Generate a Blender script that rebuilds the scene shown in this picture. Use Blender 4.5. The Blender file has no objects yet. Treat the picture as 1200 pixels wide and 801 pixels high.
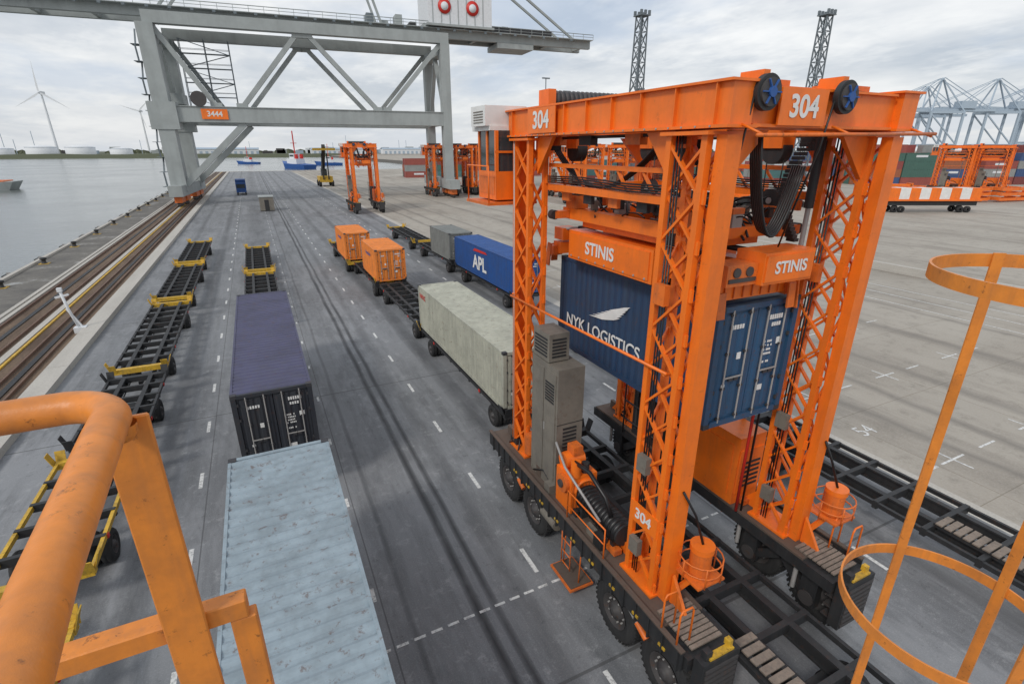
import bpy, math, random
from mathutils import Vector, Matrix
random.seed(7)
D=bpy.data
scene=bpy.context.scene
rad=math.radians

# ------------------------------------------------------------ materials
def newmat(name):
    m=D.materials.new(name); m.use_nodes=True
    nt=m.node_tree; b=nt.nodes['Principled BSDF']
    return m,nt,b
def N(nt,t,**kw):
    n=nt.nodes.new(t)
    for k,v in kw.items(): setattr(n,k,v)
    return n
def L(nt,a,b): nt.links.new(a,b)
def math_(nt,op,a,b=None,clamp=False):
    n=nt.nodes.new('ShaderNodeMath'); n.operation=op; n.use_clamp=clamp
    for i,x in enumerate((a,b)):
        if x is None: continue
        if isinstance(x,(int,float)): n.inputs[i].default_value=x
        else: nt.links.new(x,n.inputs[i])
    return n.outputs[0]
def ramp(nt,fac,stops):
    n=nt.nodes.new('ShaderNodeValToRGB')
    e=n.color_ramp.elements
    while len(e)<len(stops): e.new(0.5)
    for i,(p,c) in enumerate(stops):
        e[i].position=p
        e[i].color=(c,c,c,1) if isinstance(c,(int,float)) else (*c,1)
    nt.links.new(fac,n.inputs[0]); return n.outputs[0]
def mix(nt,fac,a,b,mode='MIX'):
    n=nt.nodes.new('ShaderNodeMix'); n.data_type='RGBA'; n.blend_type=mode
    for idx,x in ((0,fac),(6,a),(7,b)):
        if isinstance(x,(int,float)): n.inputs[idx].default_value=x
        elif isinstance(x,tuple): n.inputs[idx].default_value=(*x,1)
        else: nt.links.new(x,n.inputs[idx])
    return n.outputs[2]
def noise(nt,scale,detail=4,rough=.55,stretch=None,coord='Object'):
    tc=N(nt,'ShaderNodeTexCoord'); out=tc.outputs[coord]
    if stretch:
        mp=N(nt,'ShaderNodeMapping'); mp.inputs['Scale'].default_value=stretch
        L(nt,out,mp.inputs[0]); out=mp.outputs[0]
    n=N(nt,'ShaderNodeTexNoise'); n.inputs['Scale'].default_value=scale
    n.inputs['Detail'].default_value=detail; n.inputs['Roughness'].default_value=rough
    L(nt,out,n.inputs['Vector']); return n.outputs['Fac']
def bump(nt,b,h,strength=.2,dist=.02):
    n=N(nt,'ShaderNodeBump'); n.inputs['Strength'].default_value=strength; n.inputs['Distance'].default_value=dist
    L(nt,h,n.inputs['Height']); L(nt,n.outputs[0],b.inputs['Normal'])
def paint(name,col,rough=.45,dirt=.45,rust=.0,scale=1.0,metal=0.0,bmp=False,rth=.57):
    m,nt,b=newmat(name)
    n1=noise(nt,1.3*scale,4,.7)
    n2=noise(nt,3.0*scale,3,.6,(1.5,1.5,.15))
    dk=tuple(c*.42+.02 for c in col)
    c=mix(nt,math_(nt,'MULTIPLY',ramp(nt,n1,[(.40,0),(.70,1)]),dirt),col,dk)
    c=mix(nt,math_(nt,'MULTIPLY',ramp(nt,n2,[(.48,0),(.72,1)]),dirt),c,tuple(x*.5+.035 for x in col))
    if rust>0:
        n4=noise(nt,6*scale,5,.75)
        c=mix(nt,math_(nt,'MULTIPLY',ramp(nt,n4,[(rth,0),(rth+.09,1)]),rust),c,(.10,.04,.018))
        if bmp: bump(nt,b,n4,.15,.01)
    L(nt,c,b.inputs['Base Color'])
    L(nt,math_(nt,'ADD',math_(nt,'MULTIPLY',n1,.35),rough-.12),b.inputs['Roughness'])
    b.inputs['Metallic'].default_value=metal
    return m
def plain(name,col,rough=.6):
    m,nt,b=newmat(name)
    n1=noise(nt,2.0,3,.6)
    L(nt,mix(nt,n1,tuple(c*.78 for c in col),tuple(min(1,c*1.15) for c in col)),b.inputs['Base Color'])
    b.inputs['Roughness'].default_value=rough
    return m

ORANGE=paint('orange_paint',(.92,.19,.012),.36,.3,.3,1,0,False,.61)
ORANGE2=paint('orange_paint_worn',(.78,.17,.02),.45,.6,.6,1.6,0,False,.59)
RAILOR=paint('railing_orange_paint',(.76,.25,.035),.34,.5,.7,5,0,True,.61)
BLACKP=paint('black_steel',(.022,.023,.025),.55,.5,.35)
DECKBR=paint('rusty_deck',(.12,.085,.065),.75,.6,.5)
GREYCAB=paint('grey_cabinet',(.20,.18,.15),.55,.6,.35)
YEL=paint('yellow_paint',(.66,.40,.03),.5,.75,.7,2)
WHITE=plain('white_paint',(.75,.75,.73),.5)
RED=plain('red_paint',(.6,.03,.02),.5)
TYRE=paint('tyre_rubber',(.022,.022,.023),.85,.6,0,2)
HUB=paint('wheel_hub',(.06,.055,.055),.5,.5,.5)
HOSE=plain('black_hose',(.012,.012,.013),.4)
WOOD=paint('deck_planks',(.26,.21,.17),.8,.7,.3,3)
STEEL=plain('bare_steel',(.35,.34,.33),.35)
CGREY=paint('crane_grey_paint',(.36,.39,.385),.5,.35,0,.15)
CGREY2=paint('far_hazed_grey',(.36,.44,.52),.7,.1,0,.1)  # pale blue-grey: atmospheric haze of distance painted into the colour
BLUEP=paint('blue_paint',(.02,.10,.35),.5,.4,.1)
FARWHITE=plain('far_white',(.7,.72,.74),.7)
GLASS,nt,b=newmat('dark_glass'); b.inputs['Roughness'].default_value=.06
L(nt,mix(nt,noise(nt,2),(.02,.03,.035),(.06,.07,.075)),b.inputs['Base Color'])

# ------------------------------------------------------------ geometry builder
class Part:
    def __init__(s): s.v=[];s.f=[];s.mi=[];s.mats=[];s.sm=[]
    def m(s,mat):
        if mat not in s.mats: s.mats.append(mat)
        return s.mats.index(mat)
    def add(s,vs,fs,mat,smooth=False):
        o=len(s.v); k=s.m(mat)
        s.v+= [tuple(v) for v in vs]
        for f in fs:
            s.f.append(tuple(i+o for i in f)); s.mi.append(k); s.sm.append(smooth)
    def bx(s,x0,x1,y0,y1,z0,z1,mat):
        vs=[(x,y,z) for z in (z0,z1) for y in (y0,y1) for x in (x0,x1)]
        s.add(vs,[(0,2,3,1),(4,5,7,6),(0,1,5,4),(2,6,7,3),(0,4,6,2),(1,3,7,5)],mat)
    def cb(s,c,sz,mat):
        s.bx(c[0]-sz[0]/2,c[0]+sz[0]/2,c[1]-sz[1]/2,c[1]+sz[1]/2,c[2]-sz[2]/2,c[2]+sz[2]/2,mat)
    def beam(s,a,b,w,h,mat,up=(0,0,1)):
        a=Vector(a);b=Vector(b);d=(b-a)
        if d.length<1e-6: return
        d.normalize(); u=Vector(up)
        if abs(d.dot(u))>.98: u=Vector((0,1,0))
        r=d.cross(u).normalized(); u=r.cross(d).normalized()
        vs=[]
        for p in (a,b):
            for sx,sy in ((-1,-1),(1,-1),(1,1),(-1,1)):
                vs.append(p+r*(sx*w/2)+u*(sy*h/2))
        s.add(vs,[(3,2,1,0),(4,5,6,7),(0,1,5,4),(1,2,6,5),(2,3,7,6),(3,0,4,7)],mat)
    def lathe(s,o,d,prof,mat,n=24,smooth=True):
        o=Vector(o);d=Vector(d).normalized()
        u=Vector((0,0,1)) if abs(d.z)<.9 else Vector((0,1,0))
        r=d.cross(u).normalized();u=r.cross(d)
        vs=[];fs=[]
        for (rr,h) in prof:
            for i in range(n):
                a=2*math.pi*i/n
                vs.append(o+d*h+(r*math.cos(a)+u*math.sin(a))*rr)
        for j in range(len(prof)-1):
            for i in range(n):
                k=(i+1)%n
                fs.append((j*n+i,j*n+k,(j+1)*n+k,(j+1)*n+i))
        s.add(vs,fs,mat,smooth)
    def cyl(s,a,b,r,mat,n=14,r2=None):
        a=Vector(a);b=Vector(b);h=(b-a).length
        r2=r if r2 is None else r2
        s.lathe(a,b-a,[(r,0),(r2,h)],mat,n)
        s.lathe(a,b-a,[(0.0001,0),(r,0)],mat,n,False)
        s.lathe(a,b-a,[(r2,h),(0.0001,h)],mat,n,False)
    def tube(s,pts,r,mat,n=8,closed=False):
        pts=[Vector(p) for p in pts]; m_=len(pts); vs=[];fs=[]
        pu=None
        for i,p in enumerate(pts):
            if closed: d=(pts[(i+1)%m_]-pts[i-1])
            else: d=pts[min(i+1,m_-1)]-pts[max(i-1,0)]
            d.normalize()
            if pu is None:
                u=Vector((0,0,1)) if abs(d.z)<.9 else Vector((0,1,0))
            else: u=pu
            rr=d.cross(u).normalized(); u=rr.cross(d).normalized(); pu=u
            for k in range(n):
                a=2*math.pi*k/n; vs.append(p+(rr*math.cos(a)+u*math.sin(a))*r)
        R=m_ if closed else m_-1
        for i in range(R):
            j=(i+1)%m_
            for k in range(n):
                l=(k+1)%n; fs.append((i*n+k,i*n+l,j*n+l,j*n+k))
        if not closed:
            fs.append(tuple(range(n))[::-1]); fs.append(tuple((m_-1)*n+k for k in range(n)))
        s.add(vs,fs,mat,True)
    def quad(s,pts,mat): s.add(pts,[tuple(range(len(pts)))],mat)
    def mesh(s,name):
        me=D.meshes.new(name); me.from_pydata(s.v,[],s.f)
        for m in s.mats: me.materials.append(m)
        me.polygons.foreach_set('material_index',s.mi)
        me.polygons.foreach_set('use_smooth',s.sm)
        me.update(); return me
class Kit(dict):
    def __missing__(s,k): s[k]=Part(); return s[k]
    def bake(s):
        if not hasattr(s,'cache'): s.cache={k:p.mesh(k) for k,p in s.items() if p.v}
        return s.cache
def link(o): scene.collection.objects.link(o)
def place(name,kit,loc=(0,0,0),rz=0,scale=1,bevel=0,tilt=0):
    e=D.objects.new(name,None); link(e); e.location=loc; e.rotation_euler=(0,tilt,rz); e.scale=(scale,)*3
    e.empty_display_size=.2
    for k,me in kit.bake().items():
        o=D.objects.new(k,me); link(o); o.parent=e
        if bevel:
            md=o.modifiers.new('b','BEVEL'); md.width=bevel; md.segments=1; md.limit_method='ANGLE'
    return e
def single(name,part,loc=(0,0,0),rz=0):
    o=D.objects.new(name,part.mesh(name)); link(o); o.location=loc; o.rotation_euler=(0,0,rz); return o
def text(parent,name,body,size,mat,loc,rot,bold=0.0,sx=1.0,ext=.003):
    c=D.curves.new(name,'FONT'); c.body=body; c.size=size; c.extrude=ext; c.offset=bold*size
    c.align_x='CENTER'; c.align_y='CENTER'; c.materials.append(mat)
    o=D.objects.new(name,c); link(o); o.location=loc; o.rotation_euler=rot; o.scale=(sx,1,1)
    if parent: o.parent=parent
    return o
LEFT=(rad(90),0,rad(-90)); FRONT=(rad(90),0,0)

# ------------------------------------------------------------ containers
def container_kit(Ln,H,mat,dmat=None,Wd=2.438,door=None):
    K=Kit(); dmat=dmat or mat; door=door or mat
    y0,y1=-Ln/2,Ln/2; w=Wd/2
    p=K['frame']
    for sx in (-1,1):
        for sy in (-1,1):
            fm=door if sy<0 else mat
            p.cb((sx*(w-.075),sy*(Ln/2-.085),H/2),(.15,.17,H-.34),fm)
            p.cb((sx*(w-.088),sy*(Ln/2-.088),.06),(.182,.182,.12),dmat)
            p.cb((sx*(w-.088),sy*(Ln/2-.088),H-.055),(.182,.182,.12),dmat)
            p.cb((sx*(w-.075),sy*(Ln/2-.085),.145),(.15,.17,.05),fm)
            p.cb((sx*(w-.075),sy*(Ln/2-.085),H-.143),(.15,.17,.054),fm)
        p.cb((sx*(w-.03),0,.08),(.06,Ln-.37,.15),mat)
        p.cb((sx*(w-.035),0,H-.05),(.07,Ln-.37,.09),mat)
    for sy in (-1,1):
        p.cb((0,sy*(Ln/2-.06),.08),(Wd-.37,.12,.14),door if sy<0 else mat)
        p.cb((0,sy*(Ln/2-.06),H-.07),(Wd-.37,.12,.12),door if sy<0 else mat)
    p.bx(-w+.06,w-.06,y0+.1,y1-.1,.05,.12,dmat)
    def corr(a0,a1,pitch,fn,n_):
        k=max(1,int(round((a1-a0)/pitch))); pt=(a1-a0)/k; prof=[]
        for i in range(k):
            b=a0+i*pt
            prof+= [(b,0),(b+pt*.26,0),(b+pt*.5,1),(b+pt*.76,1)]
        prof.append((a1,0)); vs=[];fs=[]
        for a,d in prof: vs+=list(fn(a,d))
        for i in range(len(prof)-1): fs.append((2*i,2*i+1,2*i+3,2*i+2))
        K['panels'].add(vs,fs,n_)
    random.seed(int(Ln*10+H*100))
    for sx in (-1,1):
        corr(y0+.165,y1-.165,.278,lambda a,d,sx=sx:((sx*(w-.012-.036*d),a,.15),(sx*(w-.012-.036*d-random.uniform(0,.004)),a,H-.09)),mat)
    corr(y0+.12,y1-.12,.30,lambda a,d:((-w+.06,a,H-.04+.028*d+random.uniform(-.003,.003)),(w-.06,a,H-.04+.028*d+random.uniform(-.003,.003))),mat)
    corr(-w+.15,w-.15,.25,lambda a,d:((a,y1-.02-.04*d,.15),(a,y1-.02-.04*d,H-.12)),mat)
    q=K['doors']
    for s in (-1,1):
        xa,xb=(-w+.16,-.012) if s<0 else (.012,w-.16)
        q.bx(xa,xb,y0+.06,y0+.09,.16,H-.14,door)
        k=4; ww=(xb-xa-.1)/k
        for i in range(k):
            x_=xa+.05+i*ww
            vs=[(x_+.02,y0+.059,.22),(x_+.07,y0+.035,.24),(x_+ww-.07,y0+.035,.24),(x_+ww-.02,y0+.059,.22),(x_+.02,y0+.059,H-.2),(x_+.07,y0+.035,H-.22),(x_+ww-.07,y0+.035,H-.22),(x_+ww-.02,y0+.059,H-.2)]
            q.add(vs,[(0,1,5,4),(1,2,6,5),(2,3,7,6),(0,3,2,1),(4,5,6,7)],door)
        for fx in (.25,.76):
            x=xa+(xb-xa)*fx
            q.cyl((x,y0+.005,.1),(x,y0+.005,H-.1),.021,STEEL,8)
            for z in (.2,H*.33,H*.62,H-.2):
                q.cb((x,y0+.012,z),(.12,.045,.05),dmat)
            q.beam((x,y0-.014,H*.42),(x+(.3 if fx<.5 else -.25),y0-.014,H*.42),.02,.035,STEEL)
            q.cb((x+(.2 if fx<.5 else -.18),y0+.01,H*.42-.05),(.12,.05,.1),dmat)
        for z in (.35,.9,H-.9,H-.35):
            q.cb((xa-.02 if s<0 else xb+.02,y0+.03,z),(.12,.05,.09),dmat)
    lb=K['labels']
    for (x,z,a,b_,n) in ((.62,H-.42,.5,.11,7),(.62,H-.60,.3,.09,4),(.45,H-1.0,.26,.05,5),(.45,H-1.1,.3,.05,6),(.45,H-1.2,.24,.05,5),(.45,H-1.3,.3,.05,6),(.8,H-1.02,.16,.16,1),(.45,H-1.5,.26,.05,5),(-.6,H-.5,.4,.1,5),(.4,.75,.2,.14,1),(-.45,H-1.2,.12,.16,1),(-.8,H-1.9,.1,.1,1)):
        for i in range(n):
            ww=a/n*.68 if n>1 else a
            if random.random()<.12: continue
            lb.bx(x-a/2+i*a/n,x-a/2+i*a/n+ww,y0+.022,y0+.0325,z-b_/2,z+b_/2,WHITE)
    return K
MNAVY=paint('container_navy',(.018,.05,.115),.5,.55,.5,1,0,False,.6)
MNAVD=paint('container_navy_door',(.022,.08,.17),.5,.5,.5)
MPURP=paint('container_purple',(.07,.07,.135),.55,.7,.35,.7)
MPURD=paint('container_dark_slate',(.022,.026,.035),.6,.5,.3)
MLBLUE=paint('container_light_blue',(.285,.355,.40),.6,.55,.6,.8)
MBEIGE=paint('container_beige',(.44,.44,.36),.55,.5,.4,.7)
MBLUE=paint('container_blue',(.012,.075,.27),.5,.45,.3)
MORC=paint('container_orange',(.80,.23,.03),.5,.45,.4)
MGREY=paint('container_grey',(.20,.21,.20),.6,.5,.3)
DK=paint('casting_dark',(.04,.04,.045),.6,.4,.4)
LANE=9.15
c=place('shipping_container',container_kit(6.4,2.9,MNAVY,DK,2.5,MNAVD),(9.60,10.5,5.6))
text(c,'lettering_1','NYK LOGISTICS',.52,WHITE,(-1.262,.95,.98),LEFT,.012,.98)
wing=Part()
for i in range(6):
    a=1.55-i*.2; zz=1.42+i*.085; ln=1.5-.12*i; X_=-1.262-.003*i
    wing.add([(X_,a,zz),(X_,a-.4*ln,zz+.13),(X_,a-.75*ln,zz+.25),(X_,a-ln,zz+.31),(X_,a-.8*ln,zz+.18),(X_,a-.45*ln,zz+.05)],[(0,1,5),(1,2,4,5),(2,3,4)],WHITE)
o=D.objects.new('wing_emblem',wing.mesh('wing_emblem')); link(o); o.parent=c
place('shipping_container',container_kit(12.19,2.75,MLBLUE,DK),(-.45,7.2,1.4))
place('shipping_container',container_kit(13.4,2.9,MPURP,DK,2.44,MPURD),(-.5,23.6,1.4))
c=place('shipping_container',container_kit(12.19,2.6,MBEIGE,DK),(LANE,23.3,1.4))
text(c,'lettering','HAPAG',.42,RED,(-1.232,5.2,2.05),LEFT,.01,.8)
Ko=container_kit(6.1,2.6,MORC,DK)
for x,y in ((LANE,44.8),(8.3,55)):
    c=place('shipping_container',Ko,(x,y,1.4)); text(c,'lettering','Hapag-Lloyd',.4,BLUEP,(-1.232,0,1.9),LEFT,.01)
c=place('shipping_container',container_kit(12.6,2.6,MBLUE,DK),(17.4,39.6,1.4))
text(c,'lettering','APL',1.6,WHITE,(-1.232,.2,1.1),LEFT,.03,1.1)
ep=Part(); ep.quad([(-1.235,1.6,2.05),(-1.235,-1.5,2.15),(-1.235,-1.2,2.32),(-1.235,1.2,2.3)],RED)
o=D.objects.new('eagle_emblem',ep.mesh('eagle_emblem')); link(o); o.parent=c
place('shipping_container',container_kit(6.1,2.6,MGREY,DK),(17.4,50.5,1.4))

# ------------------------------------------------------------ wheels & trailers
def wheel(p,x,y,r,w,hub=HUB,n=28,tread=False):
    o=(x-w/2,y,r); d=(1,0,0)
    p.lathe(o,d,[(r*.55,.03),(r*.62,0),(r*.78,-.008),(r*.80,0),(r*.9,.006),(r*.97,w*.12),(r,w*.22),(r,w*.48),(r*.985,w*.5),(r,w*.52),(r,w*.78),(r*.97,w*.88),(r*.9,w-.006),(r*.80,w),(r*.78,w+.008),(r*.62,w),(r*.55,w-.03)],TYRE,n)
    if tread:
        for i in range(36):
            a=2*math.pi*i/36; c_,s_=math.cos(a),math.sin(a)
            for q0,q1 in ((.06,.44),(.56,.94)):
                p.beam((x-w/2+w*q0,y+c_*r*1.0,r+s_*r*1.0),(x-w/2+w*q1,y+math.cos(a+.05)*r*1.0,r+math.sin(a+.05)*r*1.0),.06,.035,TYRE,(0,c_,s_))
    for hx,s in ((.03,1),(w-.03,-1)):
        p.lathe(o,d,[(r*.56,hx-s*.02),(r*.53,hx-s*.02),(r*.5,hx+s*.08),(r*.3,hx+s*.09),(r*.28,hx-s*.01),(r*.16,hx-s*.03),(r*.15,hx-s*.07),(.001,hx-s*.07)],hub,18)
        for i in range(10 if tread else 0):
            a=2*math.pi*i/10; p.cyl((x-w/2+hx+s*.07,y+math.cos(a)*r*.38,r+math.sin(a)*r*.38),(x-w/2+hx+s*.02,y+math.cos(a)*r*.38,r+math.sin(a)*r*.38),.025,STEEL,6)
def chassis_kit(Ln,ends=YEL,side=BLACKP,wheels=((-.33,),( .36,)),dn=1.3):
    K=Kit(); f=K['frame']; h=Ln/2
    for sx in (-1,1):
        x=sx*.55
        f.bx(x-.09,x+.09,-h,h,dn-.06,dn,side); f.bx(x-.02,x+.02,-h,h,dn-.34,dn-.061,side); f.bx(x-.09,x+.09,-h,h,dn-.4,dn-.341,side)
        f.bx(sx*1.16-.05,sx*1.16+.05,-h,h,dn-.16,dn-.02,side if ends is BLACKP or Ln>9 else ends)
    n=int(Ln/1.25)
    for i in range(n+1):
        y=-h+.1+i*(Ln-.2)/n
        m=ends if i in(0,n) else side
        s=.13 if i in (0,n) else .07
        f.bx(-1.2,1.2,y-s,y+s,dn-.25,dn+.004,m)
    f.tube([(-.3,-h,dn-.2),(-.28,0,dn-.25),(-.3,h,dn-.2)],.03,HOSE,5)
    for sx in (-1,1):
        for sy in (-1,1):
            f.beam((sx*1.2,sy*(h-.15),dn-.15),(sx*1.38,sy*(h-.15),dn+.38),.03,.3,ends,(0,1,0))
            f.beam((sx*1.1,sy*(h+.02),dn-.15),(sx*1.1,sy*(h+.18),dn+.3),.3,.03,ends)
            f.cb((sx*1.2,sy*(h*.55),dn-.12),(.08,.14,.12),RED)
    f.beam((0,h,dn-.45),(0,h+1.0,dn-.5),.14,.16,side)
    f.beam((-.5,h,dn-.3),(0,h+.9,dn-.5),.08,.1,side); f.beam((.5,h,dn-.3),(0,h+.9,dn-.5),.08,.1,side)
    w=K['wheels']
    for (fr,) in wheels:
        y=fr*Ln
        w.cyl((-1.1,y,.5),(1.1,y,.5),.07,side,10)
        f.bx(-.6,.6,y-.35,y+.35,.62,dn-.4,side)
        for x in (-1.0,-.62,.62,1.0): wheel(w,x,y,.5,.32,HUB,22)
    return K
KL=chassis_kit(13.2,YEL,BLACKP,((-.36,),(.30,)))
KD=chassis_kit(12.4,BLACKP,BLACKP,((-.38,),(.36,)))
KS=chassis_kit(6.6,YEL,BLACKP,((-.2,),))
KS2=chassis_kit(6.6,BLACKP,BLACKP,((.08,),))
for (k,x,y) in ((KS,-6.55,17.6),(KS2,-6.5,25.2),(KL,-6.6,36.2),(KL,-6.7,50.8),(KL,-6.8,65.4),(KS,-6.5,9.2),
                (KL,-.7,44),(KL,-.7,58.5),(KD,-.45,7.2),(KD,-.5,23.6),
                (KD,LANE,23.3),(KL,LANE,36.0),(KD,LANE,8.6),(KD,8.9,47.5),(KL,8.3,58),
                (KD,17.4,39.6),(KD,17.4,53.2),(KL,17.4,67.5),(KD,17.2,6.3),(KD,17.2,20)):
    place('container_trailer',k,(x,y,0))
def slats(x0,x1,y0,y1,z):
    p=Part(); n=int((y1-y0)/.22)
    for i in range(n):
        y=y0+i*(y1-y0)/n
        p.bx(x0+random.uniform(0,.03),x1-random.uniform(0,.03),y,y+.17,z,z+.04,WOOD)
    p.bx(x0+.05,x0+.12,y0,y1,z-.12,z-.003,BLACKP); p.bx(x1-.12,x1-.05,y0,y1,z-.12,z-.003,BLACKP)
    return p

# ------------------------------------------------------------ straddle carrier
SC=Kit(); HG=2.2; FL=-3.15   # half gauge, front leg y
def lattice_leg(p,x,y,z0,z1,mat=ORANGE,wx=.24,wy=.42):
    for sx in (-1,1):
        for sy in (-1,1):
            p.bx(x+sx*wx-.065,x+sx*wx+.065,y+sy*wy-.065,y+sy*wy+.065,z0,z1,mat)
    n=11; dz=(z1-z0-.3)/n
    for i in range(n):
        a=z0+.15+i*dz; b_=a+dz
        for sx in (-1,1):
            X=x+sx*(wx+.01)
            s=1 if i%2==0 else -1
            p.beam((X,y-s*wy,a),(X,y+s*wy,b_),.05,.085,mat,(1,0,0))
            p.beam((X-sx*.03,y+s*wy,a),(X-sx*.03,y-s*wy,b_),.05,.07,mat,(1,0,0))
            p.bx(X-.03,X+.03,y-wy-.12,y-wy+.13,a-.12,a+.12,mat)
        for sy in (-1,1):
            s=1 if i%2==0 else -1
            p.beam((x-s*wx,y+sy*wy,a),(x+s*wx,y+sy*wy,b_),.05,.05,mat,(0,1,0))
    for z in (z0,z1):
        p.cb((x,y,z),(wx*2+.3,wy*2+.3,.06),mat)
ZT=11.85
def wedge(p,x,y,d,z0,z1,t,mat):   # triangular plate in YZ plane
    p.add([(x-t,y,z0),(x-t,y+d,z0),(x-t,y,z1),(x+t,y,z0),(x+t,y+d,z0),(x+t,y,z1)],[(0,1,2),(5,4,3),(0,3,4,1),(1,4,5,2),(2,5,3,0)],mat)
lg=SC['legs']
for sx in (-1,1):
    lattice_leg(lg,sx*HG,FL,2.08,ZT); lattice_leg(lg,sx*HG,3.1,2.08,ZT)
    lg.bx(sx*HG-.17,sx*HG+.17,FL-.77,FL-.55,2.05,ZT-.03,ORANGE)
    lg.bx(sx*HG-.20,sx*HG+.20,3.66,3.80,2.05,ZT-.03,ORANGE)
    for z in (3,4.5,6,7.5,9,10.5):
        lg.bx(sx*HG-.12,sx*HG+.12,FL-.549,FL-.49,z-.12,z+.12,ORANGE)
    for k in range(3): lg.tube([(sx*HG-.27,FL+.25-.07*k,2.2),(sx*HG-.27,FL+.25-.07*k,ZT)],.018,HOSE,5)
    lg.tube([(sx*HG+sx*.3,3.5,2.2),(sx*HG+sx*.3,3.5,ZT)],.03,STEEL,6)
    for z in (3.0,5.2,9.0): lg.cb((sx*HG-.34,FL+.15,z),(.14,.3,.4),GREYCAB if z<9 else ORANGE2)
    wedge(lg,sx*HG,FL+.52,.6,2.05,2.8,.04,ORANGE); wedge(lg,sx*HG,FL-.80,-.5,2.05,2.8,.04,ORANGE)
    wedge(lg,sx*HG,3.62,.6,2.05,2.8,.04,ORANGE); wedge(lg,sx*HG,2.58,-.6,2.05,2.8,.04,ORANGE)
tp=SC['top_frame']; Z0=11.92; FE=FL-.83
for sx in (-1,1):
    x=sx*HG
    tp.bx(x-.24,x+.24,FE,4.0,Z0+.05,Z0+.66,ORANGE)
    tp.bx(x-.33,x+.33,FE-.05,4.05,Z0+.661,Z0+.70,ORANGE)
    tp.bx(x-.33,x+.33,FE-.05,4.05,Z0,Z0+.049,ORANGE)
    for i in range(9):
        if sx<0 and i in (6,7): continue
        y=-3.7+i*.92
        tp.bx(x-.31,x+.31,y-.012,y+.012,Z0+.05,Z0+.66,ORANGE)
    wedge(tp,x,FL+.55,.8,Z0-.01,Z0-.95,.05,ORANGE); wedge(tp,x,2.6,-.8,Z0-.01,Z0-.95,.05,ORANGE); wedge(tp,x,3.81,.2,Z0-.01,Z0-.95,.05,ORANGE)
    for y in (FL-.35,3.3):
        xx=x-sx*.3
        vs=[(xx,y-.05,Z0-.01),(xx-sx*.9,y-.05,Z0-.01),(xx,y-.05,Z0-.9),(xx,y+.05,Z0-.01),(xx-sx*.9,y+.05,Z0-.01),(xx,y+.05,Z0-.9)]
        tp.add(vs,[(0,1,2),(5,4,3),(0,3,4,1),(1,4,5,2),(2,5,3,0)],ORANGE)
for y,w_ in ((FL-.30,.40),(3.35,.35)):
    tp.bx(-HG+.24,HG-.24,y-w_,y+w_,Z0+.07,Z0+.60,ORANGE)
    tp.bx(-HG+.34,HG-.34,y-w_-.08,y+w_+.08,Z0+.601,Z0+.64,ORANGE)
    tp.bx(-HG+.34,HG-.34,y-w_-.08,y+w_+.08,Z0+.02,Z0+.069,ORANGE)
tp.bx(-HG+.24,HG-.24,-.15,.15,Z0+.1,Z0+.4,ORANGE)
for sy in (-1,1):
    for sx in (-1,1):
        tp.beam((sx*1.92,sy*.9,Z0+.3),(sx*.6,sy*2.75,Z0+.3),.14,.14,ORANGE)
for i in range(24): tp.cyl((-HG-.345,FE+.3+i*.32,Z0+.025),(-HG-.331,FE+.3+i*.32,Z0+.025),.018,STEEL,6)
hg=SC['hoist_gear']; YF=FL-.91
for x in (-1.75,.2):
    hg.cyl((x,YF,Z0+.52),(x,YF+.1,Z0+.52),.27,BLACKP,28); hg.cyl((x,YF-.04,Z0+.52),(x,YF-.001,Z0+.52),.21,HUB,20)
    for k in range(6):
        a=k*math.pi/3; hg.beam((x,YF-.055,Z0+.52),(x+.2*math.cos(a),YF-.055,Z0+.52+.2*math.sin(a)),.02,.03,BLUEP,(0,1,0))
    hg.cyl((x,YF-.08,Z0+.52),(x,YF-.041,Z0+.52),.08,BLUEP,14)
    hg.bx(x-.07,x+.07,YF+.101,YF+.56,Z0+.641,Z0+.85,ORANGE)
    hg.tube([(x-.26,YF+.06,Z0+.45),(x-.27,YF+.16,Z0-.3),(x-.2,YF+.5,Z0-1.4),(x+.1,YF+.9,Z0-2.2)],.018,HOSE,6)
hg.cyl((-1.5,3.2,Z0+.95),(1.5,3.2,Z0+.95),.22,BLACKP,20)
for i in range(20): hg.lathe((-1.45+i*.145,3.2,Z0+.95),(1,0,0),[(.22,0),(.245,.03),(.245,.06),(.22,.09)],HUB,16)
hg.bx(-1.75,-1.52,2.95,3.5,Z0+.641,Z0+1.2,ORANGE); hg.bx(1.52,1.85,2.95,3.5,Z0+.641,Z0+1.2,ORANGE)
for x in (-1.3,-.75,.8,1.5): hg.cb((x,FL-.1,Z0+.72),(.35,.45,.16),ORANGE2)
for x in (-.9,.9,1.3): hg.tube([(x,FL-.5,Z0+.66),(x-.2,FL+.1,Z0+.8),(x-.1,FL+.5,Z0+.3)],.025,HOSE,6)
for x in (-1.25,1.25):
    for y in (-2.0,2.2):
        hg.cb((x,y,Z0-.05),(.4,.5,.5),ORANGE); hg.cyl((x-.15,y,Z0-.35),(x+.15,y,Z0-.35),.28,BLACKP,18)
        for d in (-.22,.22): hg.tube([(x,y+d,Z0-.35),(x,y+d*.8,10.3)],.014,HOSE,6)
random.seed(21)
for x in (-1.85,1.85):
    for y in (-2.4,-1.0,.8,2.2): hg.cb((x,y,Z0-.12),(.2,.5,.22),random.choice((GREYCAB,ORANGE2,BLACKP)))
    hg.tube([(x,-3.0,Z0-.05),(x,3,Z0-.05)],.04,HOSE,6)
    for y in (-2.6,2.6): hg.cb((x*.93,y,Z0-.25),(.28,.22,.2),BLACKP)
hr=SC['handrails']
hr.tube([(-2.3,YF-.35,Z0-.12),(2.45,YF-.35,Z0-.05)],.03,ORANGE2)
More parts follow.
